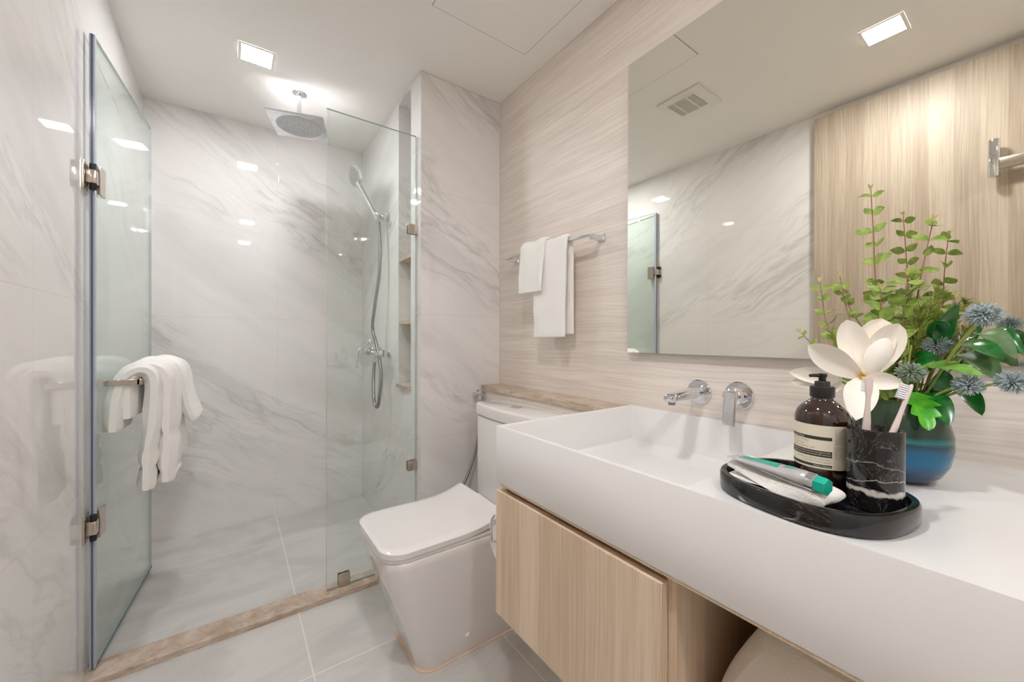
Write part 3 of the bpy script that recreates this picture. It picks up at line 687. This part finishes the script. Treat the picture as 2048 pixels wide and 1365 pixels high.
t = thing('door_rail', (-.345, .158, .70), 'chrome rail end on the oak door, seen in the mirror at the right edge', 'rail')
MB().cyl((-.302, .158, .688), (-.302, .158, .846), .017, 32, .002).build('end_post', M['chrome'], t)
MB().box((-.308, -.14, .716), (-.296, .150, .762), .002, 2).build('rail_bar', M['brushed'], t)
MB().cyl((-.345, -.12, .739), (-.308, -.12, .739), .014, 24, .001).build('wall_stud', M['chrome'], t)
MB().cyl((-.345, .158, .739), (-.312, .158, .739), .010, 24, .001).build('wall_stud', M['chrome'], t)

# ------------------------------------------------------------------ tray and what stands on it
tc = (.696, .214); ZT = ZV
t = thing('marble_tray', (*tc, ZT), 'oval black marble tray on the white counter', 'tray')
def oval(a, b, n=72, p=2.6, rot=-.193):
    out = []
    for k in range(n):
        q = 2*PI*k/n; x = a*math.copysign(abs(math.cos(q))**(2/p), math.cos(q)); y = b*math.copysign(abs(math.sin(q))**(2/p), math.sin(q))
        out.append((tc[0] + x*math.cos(rot) - y*math.sin(rot), tc[1] + x*math.sin(rot) + y*math.cos(rot)))
    return out
A_, B_ = .100, .113
prof = [(A_-.006, 0), (A_-.002, .002), (A_, .006), (A_, .026), (A_-.002, .029), (A_-.005, .0295), (A_-.009, .029), (A_-.010, .026), (A_-.0105, .012), (A_-.014, .010), (.02, .010)]
m = MB(); m.loft([[(x, y, ZT+z) for x, y in oval(a, a+B_-A_)] for a, z in prof]); m.build('body', M['black'], t)
ZT2 = ZV+.0102
# cup
cc = (.717, .145)
t = thing('toothbrush_cup', (*cc, ZT2), 'black marble tumbler with a white vein band', 'tumbler')
MB().lathe([(.026, 0), (.029, .001), (.0298, .004), (.0302, .105), (.0298, .108), (.0280, .109), (.0268, .107), (.0262, .012), (.024, .010), (.001, .010)], (*cc, ZT2), n=56).build('body', M['cup'], t)
# toothbrushes
def brush(name, foot, head, face, label, with_bristles=True):
    foot, head, face = Vector(foot), Vector(head), Vector(face).normalized()
    t = thing(name, foot, label, 'toothbrush', 'pale pink toothbrushes in the marble cup'); d = (head-foot).normalized(); s = d.cross(face).normalized(); n = s.cross(d)
    L = (head-foot).length; rings = []
    for q, w_, h_ in ((0, .003, .0025), (.02, .004, .003), (.25, .0046, .0040), (.50, .0048, .0042), (.62, .0042, .0036), (.74, .0028, .0026), (.82, .0027, .0024), (.87, .0040, .0022), (.92, .0046, .0020), (.98, .0043, .0018), (1.0, .0025, .0014)):
        c = foot + d*L*q; rings.append([c + s*p[0] + n*p[1] for p in rrect(-w_, w_, -h_, h_, h_*.8, 4)])
    MB().loft(rings).build('handle', M['brush'], t)
    b = MB()
    for i in range(7):
        for j in range(3):
            c = foot + d*(L*(.87+.018*i)) + s*(.0027*(j-1)) + n*.0016; b.cyl(c, c + n*.0095, .0011, 6)
    b.build('bristles', M['bristle'], t); return t
brush('toothbrush', (.706, .156, ZT2+.012), (.712, .1497, -.050), (.75, .6, .15), 'pale pink toothbrush standing upright in the cup, back of head to viewer')
brush('toothbrush', (.700, .150, ZT2+.012), (.7595, .116, -.0625), (-.35, .9, .25), 'pale pink toothbrush leaning right in the cup, white bristles visible')
# soap bottle
bc = (.738, .210); rb = .0348
t = thing('soap_bottle', (*bc, ZT2), 'amber glass pump bottle with a cream label, behind the folded cloth', 'soap dispenser')
MB().lathe([(.029, 0), (.0325, .001), (.0342, .004), (rb, .010), (rb, .108), (.0342, .114), (.0318, .121), (.0272, .1275), (.0205, .1335), (.0155, .137), (.0138, .140), (.0138, .146)], (*bc, ZT2), n=64).build('glass_body', M['amber'], t, angle=70)
pm = MB().lathe([(.0152, .1415), (.0157, .1425), (.0157, .1565), (.0150, .158), (.0102, .158), (.0098, .159), (.0098, .1645), (.0090, .1655), (.0048, .166)], (*bc, ZT2), n=40).build('pump_collar', M['matte_black'], t)
hd_ = MB().lathe([(.0048, .164), (.0048, .171), (.0062, .173), (.0062, .1765), (.005, .1775), (.001, .178)], (*bc, ZT2), n=28)
nd = Vector((-.80, .60, 0)); hp = Vector((*bc, ZT2+.1745)); hd_.tube([hp - nd*.004, hp + nd*.008, hp + nd*.015, hp + nd*.019 + Vector((0, 0, -.0005))], lambda q: .0031-.0008*q, 12, smooth=3); hd_.build('pump_head', M['matte_black'], t)
# label wrapped round the bottle
va = math.atan2(0-bc[1], 0-bc[0])    # towards the viewer
def wrap(u, z, r): a = va + u/rb; return (bc[0]+r*math.cos(a), bc[1]+r*math.sin(a), ZT2+z)
def band(u0, u1, z0, z1, r, m, mi=0):
    n = max(2, int((u1-u0)/.002)); m.add([wrap(u0+(u1-u0)*i/n, z, r) for i in range(n+1) for z in (z0, z1)], [[2*i, 2*i+2, 2*i+3, 2*i+1] for i in range(n)], mi, True)
lb = MB(); band(-.070, .0480, .039, .103, rb+.0003, lb); lab = lb.build('label', M['label'], t)
U1 = .0115
ik = MB(); band(-.060, U1, .0815, .0862, rb+.0005, ik); band(-.060, U1, .0565, .0655, rb+.0005, ik); band(-.060, U1, .0415, .0455, rb+.0005, ik)
for z0, z1 in ((.0415, .049), (.0565, .0655), (.0815, .0862)): band(.0355, .0425, z0, z1, rb+.0005, ik)
ik.build('printed_bars', M['ink'], lab)
def text_mesh(body, size, u, z, m, mi=0, align='LEFT', r=None):
    cu = bpy.data.curves.new('t', 'FONT'); cu.body = body; cu.size = size; cu.align_x = align; cu.resolution_u = 2
    ob = bpy.data.objects.new('t', cu); COL.objects.link(ob); bpy.context.view_layer.update()
    me = ob.evaluated_get(bpy.context.evaluated_depsgraph_get()).to_mesh()
    vs = [wrap(u+v.co.x, z+v.co.y, r or rb+.0008) for v in me.vertices]; m.add(vs, [list(p.vertices) for p in me.polygons], mi, False)
    ob.evaluated_get(bpy.context.evaluated_depsgraph_get()).to_mesh_clear(); bpy.data.objects.remove(ob); bpy.data.curves.remove(cu)
tx = MB(); s1 = .0031
text_mesh('Nourishing Hand Wash', .0042, -.062, .0824, tx)
text_mesh('cleanse, leaves skin softened and energised skin,', .0032, U1-.001, .0622, tx, align='RIGHT')
text_mesh('lightly perfumed with botanical extracts', .0032, U1-.001, .0588, tx, align='RIGHT')
text_mesh('Netto Cleanse', .0034, U1-.001, .0424, tx, align='RIGHT')
tx.build('pale_print', M['labeltext'], lab)
tx = MB()
text_mesh('Nettoyant pour les Mains', s1, -.048, .0775, tx); text_mesh('with citrus peel', s1, -.042, .0725, tx); text_mesh('Mandarin, rosemary, cedar', s1, -.042, .0685, tx)
text_mesh('laissant la peau des mains nette, douce', s1*.9, U1-.001, .0525, tx, align='RIGHT'); text_mesh('et parfum aux extraits vegetaux', s1*.9, U1-.001, .0485, tx, align='RIGHT')
for k in range(17):
    if k == 9: continue
    text_mesh(('use on damp hands', 'to lather, rinse', 'with warm water', 'keep out of eyes', 'store below 25 C')[k % 5], .0023, .0145, .0975-k*.0026, tx)
tx.build('small_print', M['inktext'], lab)
# folded white cloth and toothpaste
m = MB()
drape(m, [(.178, -.2250), (.24, -.2250), (.288, -.2235), (.301, -.2190), (.288, -.2145), (.24, -.2155), (.180, -.2175), (.164, -.2110), (.180, -.2050), (.235, -.2025), (.275, -.1985), (.300, -.1960)], [.622, .632, .643, .654, .665, .676, .687], .0078, .0016, (), 33, plane='YZ')
m.xf(Matrix.Translation((*tc, 0)) @ Matrix.Rotation(-.193, 4, 'Z') @ Matrix.Diagonal((1, .96, 1, 1)) @ Matrix.Translation((-tc[0]-.002, -tc[1]-.004, 0)))
tag(m.build('face_cloth', M['towel'], subsurf=1), 'white cloth folded on the black tray', 'cloth')
tA, tB = Vector((.650, .300, -.1855)), Vector((.624, .190, -.1895))
t = thing('toothpaste_tube', tA.lerp(tB, .5)+Vector((0, 0, -.014)), 'silver and teal toothpaste tube lying on the folded cloth', 'toothpaste')
TP = ((0, .0165, .0006), (.07, .0165, .0009), (.12, .0163, .002), (.3, .0156, .0055), (.55, .0143, .0090), (.8, .0132, .0115), (.93, .0125, .0122))
d = (tB-tA).normalized(); sd = d.cross(Vector((0, 0, 1))).normalized(); ud = sd.cross(d)
rings = []
for q, w_, h_ in TP + ((.98, .0119, .0117), (1.0, .010, .010)):
    c = tA + (tB-tA)*q; rings.append([c + sd*(w_*math.cos(a)) + ud*(h_*math.sin(a)) for a in [2*PI*k/36 for k in range(36)]])
tb = MB().loft(rings).build('tube', M['tube'], t)
b = MB()
def onTube(q, a, e=.0004):
    K = TP
    for (q0, w0, h0), (q1, w1, h1) in zip(K, K[1:]):
        if q0 <= q <= q1: f_ = (q-q0)/(q1-q0); w_ = w0+(w1-w0)*f_; h_ = h0+(h1-h0)*f_; break
    return tA + (tB-tA)*q + sd*((w_+e)*math.cos(a)) + ud*((h_+e)*math.sin(a))
def patch(q0, q1, a0f, a1f, n=18):
    vs = []; fs = []
    for i in range(n+1):
        q = q0+(q1-q0)*i/n; lo_, hi_ = a0f(i/n), a1f(i/n)
        for k in range(7): vs.append(onTube(q, lo_+(hi_-lo_)*k/6))
    for i in range(n):
        for k in range(6): fs.append([i*7+k, i*7+k+1, (i+1)*7+k+1, (i+1)*7+k])
    b.add(vs, fs)
sgn = 1
patch(.12, .66, lambda s: 1.65+.05*s, lambda s: 1.95+.35*s)
patch(.12, .66, lambda s: 1.15-.35*s, lambda s: 1.50)
patch(.72, .86, lambda s: 1.1+.3*s, lambda s: 2.0-.4*s)
b.build('teal_print', M['tealprint'], tb)
MB().lathe([(.0121, 0), (.0123, .002), (.0123, .009), (.011, .010)], tB - d*.0015, d, 32).build('shoulder', plain('chrome_tube_shoulder', (200, 204, 206), .12, .9), t)
m = MB(); u = sd; w_ = ud; rg = []
for h_, r in ((.007, .0105), (.0075, .0116), (.020, .0112), (.0211, .0102)):
    rg.append([tB + d*h_ + (u*math.cos(PI/6+2*PI*k/6) + w_*math.sin(PI/6+2*PI*k/6))*r for k in range(6)])
m.loft(rg, sm=False); m.build('cap', M['teal'], t)

# ------------------------------------------------------------------ vase and bouquet
vc = (.940, .160)
t = thing('glass_vase', (*vc, ZV), 'round green and blue glass vase on the counter', 'vase')
MB().lathe([(.028, 0), (.038, .002), (.052, .014), (.062, .034), (.0665, .060), (.066, .082), (.061, .104), (.054, .121), (.050, .131), (.049, .138), (.0465, .138), (.048, .130), (.052, .119), (.058, .103), (.063, .082), (.0635, .060), (.059, .036), (.049, .017), (.034, .007), (.001, .006)], (*vc, ZV), n=72).build('bowl', M['vase'], t, angle=80)
VM = Vector((*vc, -.125))
def surf(m, base, tip, width, face, cup=.25, bend=.15, shape='leaf', n=12, k=8, mi=0, th=.0006, wave=0, notch=0, serr=0):
    """a leaf or petal blade from base to tip; face = the side it shows; cup lifts its margins, bend arches its spine towards face"""
    base, tip = Vector(base), Vector(tip); d = tip-base; L = d.length; d.normalize(); f_ = Vector(face); f_ = (f_ - d*f_.dot(d)).normalized(); s = d.cross(f_)
    rows = []
    for i in range(n+1):
        q = i/n
        if shape == 'leaf': w_ = math.sin(PI*min(1, q**.8))**.85
        elif shape == 'round': w_ = math.sqrt(max(0, 1-(2*q-1)**2))
        elif shape == 'petal': w_ = (.30+.70*math.sin(PI/2*q/.58)) if q < .58 else (max(0, 1-((q-.58)/.42)**2))**.62
        elif shape == 'long': w_ = math.sin(PI*q**.9)**.6
        elif shape == 'needle': w_ = 1-q*.7
        if serr: w_ *= .62 + .55*((q*serr) % 1) if .08 < q < .96 else .8
        w_ = max(w_, .02)
        row = []
        for j in range(k+1):
            v = -1+2*j/k
            z = L*bend*(math.sin(PI*q)) + width*cup*(abs(v)**2)*w_ + wave*width*math.sin(q*9+v*2)*abs(v)
            row.append(base + d*(L*q + (-notch*L*(1-abs(v))*(q > .9))) + s*(v*width/2*w_) + f_*z)
        rows.append(row)
    top = [p for r in rows for p in r]; W = k+1; N_ = len(top)
    fs = [[i*W+j, i*W+j+1, (i+1)*W+j+1, (i+1)*W+j] for i in range(n) for j in range(k)]
    if th:
        bot = [p - f_*th for p in top]; e_ = [(0, j) for j in range(W)] + [(i, k) for i in range(1, n+1)] + [(n, j) for j in range(k-1, -1, -1)] + [(i, 0) for i in range(n-1, 0, -1)]
        ids = [i*W+j for i, j in e_]; m_ = len(ids)
        fs2 = fs + [[N_+x for x in q[::-1]] for q in fs] + [[ids[x], ids[(x+1) % m_], N_+ids[(x+1) % m_], N_+ids[x]] for x in range(m_)]
        m.add(top+bot, fs2, mi)
    else: m.add(top, fs, mi)
CAM = Vector((0, 0, 0))
def toCam(p, up_=.0): return (CAM-Vector(p)).normalized() + Vector((0, 0, up_))

# eucalyptus sprays
def eucalyptus(pts, label, leafsize, r0=7, gap=.042, start=.15, tip=True, flip=0):
    pts = [Vector(p) for p in pts]; P = catmull(pts, 10)
    base = pts[0]; t = thing('eucalyptus_branch', base, label, 'branch', 'eucalyptus branches in the vase')
    MB().tube(P, lambda q: .0016-.0009*q, 6).build('stem', M['twig'], t)
    rr = random.Random(r0); L = sum((P[i+1]-P[i]).length for i in range(len(P)-1)); m = MB(); s_at = L*start; k = 0
    while s_at < L*.985:
        acc = 0
        for i in range(len(P)-1):
            l = (P[i+1]-P[i]).length
            if acc+l >= s_at: break
            acc += l
        p = P[i].lerp(P[i+1], (s_at-acc)/l); d = (P[i+1]-P[i]).normalized()
        view = toCam(p).normalized(); side = d.cross(view).normalized()
        ang = (0 if k % 2 == flip else .9) + rr.uniform(-.55, .55)
        f_ = 1-.30*(s_at/L)
        for sg in (-1, 1):
            a_ = (side*math.cos(ang) + view*math.sin(ang))*sg; sz = leafsize*1.15*f_*rr.uniform(.8, 1.15)
            dirn = (a_*.85 + d*rr.uniform(-.1, 1.1)).normalized(); face = (d*.6 + view*.9 + Vector((0, 0, .3)))
            surf(m, p + a_*.001, p + dirn*sz, sz*rr.uniform(.55, .95), face + Vector((rr.uniform(-.6, .6), rr.uniform(-.6, .6), rr.uniform(-.5, .5))), .12, rr.uniform(-.12, .15), 'leaf', 8, 4, th=.0004)
        s_at += gap*rr.uniform(.8, 1.2)*(1-.25*s_at/L); k += 1
    m.build('leaves', M['euc'], t)
    if tip:
        m = MB(); p = P[-1]; d = (P[-1]-P[-2]).normalized()
        for q in range(4):
            a = 2*PI*q/4+.4; o = d.orthogonal().normalized(); o2 = d.cross(o); dr = (d*.9 + (o*math.cos(a)+o2*math.sin(a))*.55).normalized()
            surf(m, p-d*.002, p+dr*.013, .0045, d, .2, .1, 'leaf', 5, 2, th=.0003)
        m.build('tip_leaves', M['tipleaf'], t)
eucalyptus([(.955, .175, -.15), (.985, .195, -.02), (1.010, .205, .12), (1.018, .210, .22), (1.020, .214, .294)], 'tallest upright eucalyptus branch in the vase', .030, 3)
eucalyptus([(.96, .165, -.15), (.99, .155, -.03), (1.03, .148, .10), (1.055, .142, .17), (1.070, .136, .223)], 'long eucalyptus branch leaning right above the vase', .029, 9)
eucalyptus([(.95, .175, -.15), (.985, .235, -.06), (1.03, .285, .03), (1.07, .305, .09), (1.098, .318, .133)], 'eucalyptus branch leaning far left behind the white flower', .028, 14)
eucalyptus([(.95, .175, -.15), (.98, .215, -.04), (1.02, .250, .06), (1.045, .268, .135)], 'short eucalyptus branch just right of the far-left leaning one', .026, 22)
eucalyptus([(.95, .165, -.15), (.965, .165, -.03), (.985, .160, .05), (1.000, .159, .118)], 'short leafy eucalyptus branch in the middle of the bouquet', .033, 31, .024)
eucalyptus([(.94, .17, -.14), (.955, .185, -.03), (.975, .190, .04), (.985, .192, .095)], 'short bushy eucalyptus branch right behind the white flower', .034, 35, .024)
eucalyptus([(.95, .18, -.15), (.965, .235, -.07), (.985, .290, -.02), (1.000, .322, .014)], 'low eucalyptus twig pointing left behind the pump bottle', .017, 41, .03, .5)
eucalyptus([(.95, .15, -.15), (.965, .130, -.03), (.985, .108, .04), (.995, .100, .072)], 'small eucalyptus twig with a single bud leaf behind the large thistle', .022, 44, .04, .6, flip=1)
# ferny needle sprays
def fern(pts, label, seed, nl=.022):
    P = catmull([Vector(p) for p in pts], 10); t = thing('asparagus_fern', pts[0], label, 'fern', 'needle fern sprays in the vase'); rr = random.Random(seed)
    MB().tube(P, .0008, 5).build('stem', M['stem'], t); m = MB()
    for i in range(8, len(P)-1):
        d = (P[i+1]-P[i]).normalized()
        for q in range(8):
            a = rr.uniform(0, 2*PI); o = d.orthogonal().normalized(); o2 = d.cross(o); dr = (d*rr.uniform(.6, 1.1) + (o*math.cos(a)+o2*math.sin(a))).normalized()
            p = P[i].lerp(P[i+1], rr.random()); l = nl*rr.uniform(.6, 1.15)*(1-.4*i/len(P)); e_ = p+dr*l+d*l*.25
            m.tube([p, p.lerp(e_, .5)+o*.001, e_], lambda q: .0008*(1-.6*q), 4)
    m.build('needles', M['fern'], t)
fern([(.95, .165, -.14), (.975, .150, -.03), (.985, .130, .05), (.990, .118, .085)], 'needle fern spray rising behind the grey violet thistle', 1)
fern([(.95, .165, -.14), (.985, .145, -.04), (1.005, .115, .02), (1.015, .100, .055)], 'needle fern spray leaning right under the dark green leaves', 2)
fern([(.95, .17, -.14), (.985, .170, -.02), (1.01, .160, .06), (1.02, .155, .11)], 'tallest needle fern spray in the middle of the bouquet', 3)
fern([(.95, .18, -.14), (.955, .210, -.06), (.975, .245, -.02), (.985, .265, .015)], 'needle fern spray on the left behind the white flower', 4)
fern([(.94, .16, -.14), (.955, .150, -.05), (.965, .140, .01), (.962, .136, .055)], 'short needle fern spray directly right of the white flower', 5, .026)
# globe thistles
def thistle(c, r, base, mat, label, seed, vis=True):
    c = Vector(c); base = Vector(base); t = thing('globe_thistle', base, label, 'thistle', 'globe thistles in the vase'); rr = random.Random(seed)
    mid = base.lerp(c, .55) + Vector((0, 0, .008)); MB().tube([base, mid, c], .0022, 8, smooth=5).build('stem', M['stem'], t)
    MB().ball(c, r*.45, 12, 8).build('core', M['thistle_core'], t)
    m = MB(); n = 210
    for i in range(n):
        z = 1-2*(i+.5)/n; a = i*2.39996; q = math.sqrt(1-z*z); d = Vector((q*math.cos(a), q*math.sin(a), z))
        d = (d + Vector((rr.uniform(-.12, .12), rr.uniform(-.12, .12), rr.uniform(-.12, .12)))).normalized(); l = r*rr.uniform(.88, 1.08)
        sq = .82 if True else 1; e_ = Vector((d.x, d.y, d.z*.86))*l
        m.tube([c+e_*.35, c+e_*.72, c+e_], lambda q: r*.075*(1-.7*q)+.0002, 4)
    m.build('spikes', M[mat], t)
thistle((.887, .062, .036), .0212, (.955, .140, -.12), 'thistle', 'large blue grey globe thistle, highest at the right of the bouquet', 1)
thistle((1.000, .149, .004), .0182, (.960, .160, -.12), 'thistle2', 'grey violet globe thistle behind, right of the white flower', 2)
thistle((.969, .119, -.011), .0200, (.950, .150, -.12), 'thistle', 'blue grey globe thistle in the middle, lower left of the large one', 3)
thistle((.877, .135, -.052), .0190, (.935, .155, -.12), 'thistle3', 'grey green globe thistle just above the leaning toothbrush', 4)
thistle((.921, .079, -.070), .0192, (.945, .140, -.12), 'thistle', 'blue grey globe thistle low on the right, above the vase shoulder', 5)
thistle((.912, .037, -.061), .0192, (.950, .140, -.118), 'thistle', 'globe thistle at the far right edge of the bouquet', 6)
# broad glossy leaves
def broad(name, base, tip, width, mat, face, label, cup=.12, bend=.18, shape='long', serr=0, n=14, k=8, stalk=True, cat='leaf', group='broad green leaves in the vase', stem='stem'):
    base, tip = Vector(base), Vector(tip); foot = Vector((vc[0]+.01, vc[1]-.02, -.122))
    t = thing(name, foot, label, cat, group)
    MB().tube([foot, foot.lerp(base, .6)+Vector((0, 0, .006)), base + (tip-base)*.05], .0014, 7, smooth=5).build('stalk', M[stem], t)
    m = MB(); surf(m, base, tip, width, face, cup, bend, shape, n if not serr else 48, k, serr=serr, th=.0007); m.build('blade', M[mat], t)
    f_ = Vector(face).normalized()
    return t
broad('broad_leaf', (.975, .112, -.012), (.907, .092, .054), .040, 'bigleaf', (-.7, -.5, .3), 'dark green leaf standing upright left of the large thistle', bend=-.10, stem='orange')
broad('broad_leaf', (.985, .125, -.006), (.905, .105, .030), .026, 'bigleaf', (-.5, -.3, .9), 'dark green leaf turned edge-on, left of the upright leaf', bend=.05)
broad('broad_leaf', (.984, .108, -.012), (.925, .046, -.030), .040, 'bigleaf', (-.5, -.2, .9), 'long dark green leaf arching right below the large thistle', bend=.14)
broad('broad_leaf', (1.025, .085, .004), (.966, .036, -.030), .030, 'underleaf', (-.6, -.1, .7), 'dull green arching leaf under the large thistle', bend=.30)
broad('broad_leaf', (1.045, .068, .010), (.985, .030, -.024), .018, 'bigleaf', (-.6, -.1, .7), 'narrow green leaf curling down at the far right', bend=.30)
broad('broad_leaf', (1.000, .098, -.026), (.935, .050, -.062), .036, 'underleaf', (-.7, -.2, .6), 'drooping green leaf above the far right thistle', bend=.18)
broad('broad_leaf', (.955, .140, -.088), (.895, .096, -.132), .042, 'bigleaf', (-.8, -.3, .5), 'rounded dark green leaf drooping over the vase rim', bend=.12)
broad('broad_leaf', (.990, .100, -.082), (.930, .066, -.116), .026, 'bigleaf', (-.8, -.3, .5), 'small green leaf hanging below the lower right thistle', bend=.16)
broad('broad_leaf', (.965, .150, -.045), (.945, .110, -.035), .040, 'bigleaf', (-.8, -.4, .3), 'dark green leaf tucked between the middle thistles', bend=.05)
broad('broad_leaf', (.960, .120, -.095), (.930, .105, -.050), .034, 'bigleaf', (-.8, -.4, .4), 'dark green leaf behind the lower thistles, above the rim', bend=.05)
broad('serrated_leaf', (.925, .140, -.088), (.868, .114, -.140), .038, 'bright', (-.8, -.4, .5), 'bright green serrated leaf hanging over the vase front', bend=.10, serr=4, cat='leaf', group='serrated leaves in the vase', stem='stem')
broad('serrated_leaf', (.940, .135, -.046), (.905, .064, -.054), .030, 'palegreen', (-.6, -.3, .8), 'pale green serrated leaf pointing right below the middle thistle', bend=.10, serr=5, cat='leaf', group='serrated leaves in the vase', stem='stem')
# bundle of plain stems at the vase mouth
for k, (tx_, ty_, tz_) in enumerate(((.935, .150, -.03), (.945, .145, -.01), (.955, .150, .0), (.930, .158, -.04), (.965, .140, -.02))):
    st = MB().tube([(vc[0]-.01, vc[1]+.01, -.17), (vc[0]-.006+.004*k, vc[1]-.004*k, -.11), (tx_, ty_, tz_)], .0016, 6, smooth=4).build('grass_stem', M['stem'])
    tag(st, 'plain green stem in the bundle at the vase mouth', 'stem', 'plain stems in the vase')
# magnolia
def flower(label, centre, petals, stamens=True, foot=(.945, .18, -.13)):
    c = Vector(centre); t = thing('magnolia_flower', foot, label, 'flower', 'white magnolia flowers in the vase')
    MB().tube([foot, Vector(foot).lerp(c, .6)+Vector((.01, 0, 0)), c+Vector((.012, .004, -.004))], .0022, 8, smooth=4).build('stem', M['stem'], t)
    for tip, w_, cup, bend, off in petals:
        tip = Vector(tip); b0 = c + Vector(off); m = MB(); face = toCam((b0+tip)/2)
        surf(m, b0, tip, w_, face, cup, bend, 'petal', 16, 10, th=.0008, wave=.02); m.build('petal', M['petal'], t)
    if stamens:
        m = MB(); rr = random.Random(4); v = toCam(c).normalized()
        for k in range(14):
            a = 2*PI*k/14; o = v.orthogonal().normalized(); o2 = v.cross(o); e_ = c + v*.012 + (o*math.cos(a)+o2*math.sin(a))*.008*rr.uniform(.4, 1.2); m.tube([c, c.lerp(e_, .6), e_], .0009, 5)
        m.build('stamens', M['stamen'], t)
c0 = (.868, .190, -.064)
flower('large open white magnolia in front of the bouquet', c0, [
    ((.872, .214, .034), .043, .22, -.10, (.004, .002, 0)),
    ((.912, .176, .036), .052, .30, -.10, (.006, .001, 0)),
    ((.896, .152, .026), .046, .30, -.16, (.004, -.003, 0)),
    ((.866, .160, .002), .032, -.30, .14, (-.004, -.002, 0)),
    ((.794, .246, -.011), .042, .28, -.06, (-.002, .004, 0)),
    ((.842, .137, -.070), .028, .25, .12, (-.002, -.004, -.002)),
    ((.775, .178, -.124), .042, .22, .10, (-.004, 0, -.004)),
    ((.845, .236, -.022), .030, .2, -.2, (0, .004, 0)),
])
flower('half hidden white magnolia drooping left behind the pump bottle', (.880, .222, -.072), [
    ((.785, .270, -.058), .028, .2, .05, (0, 0, .002)),
    ((.795, .272, -.075), .026, .2, .08, (0, .002, -.004)),
    ((.835, .252, -.098), .022, .2, .05, (0, 0, -.006)),
], False, foot=(.95, .185, -.13))
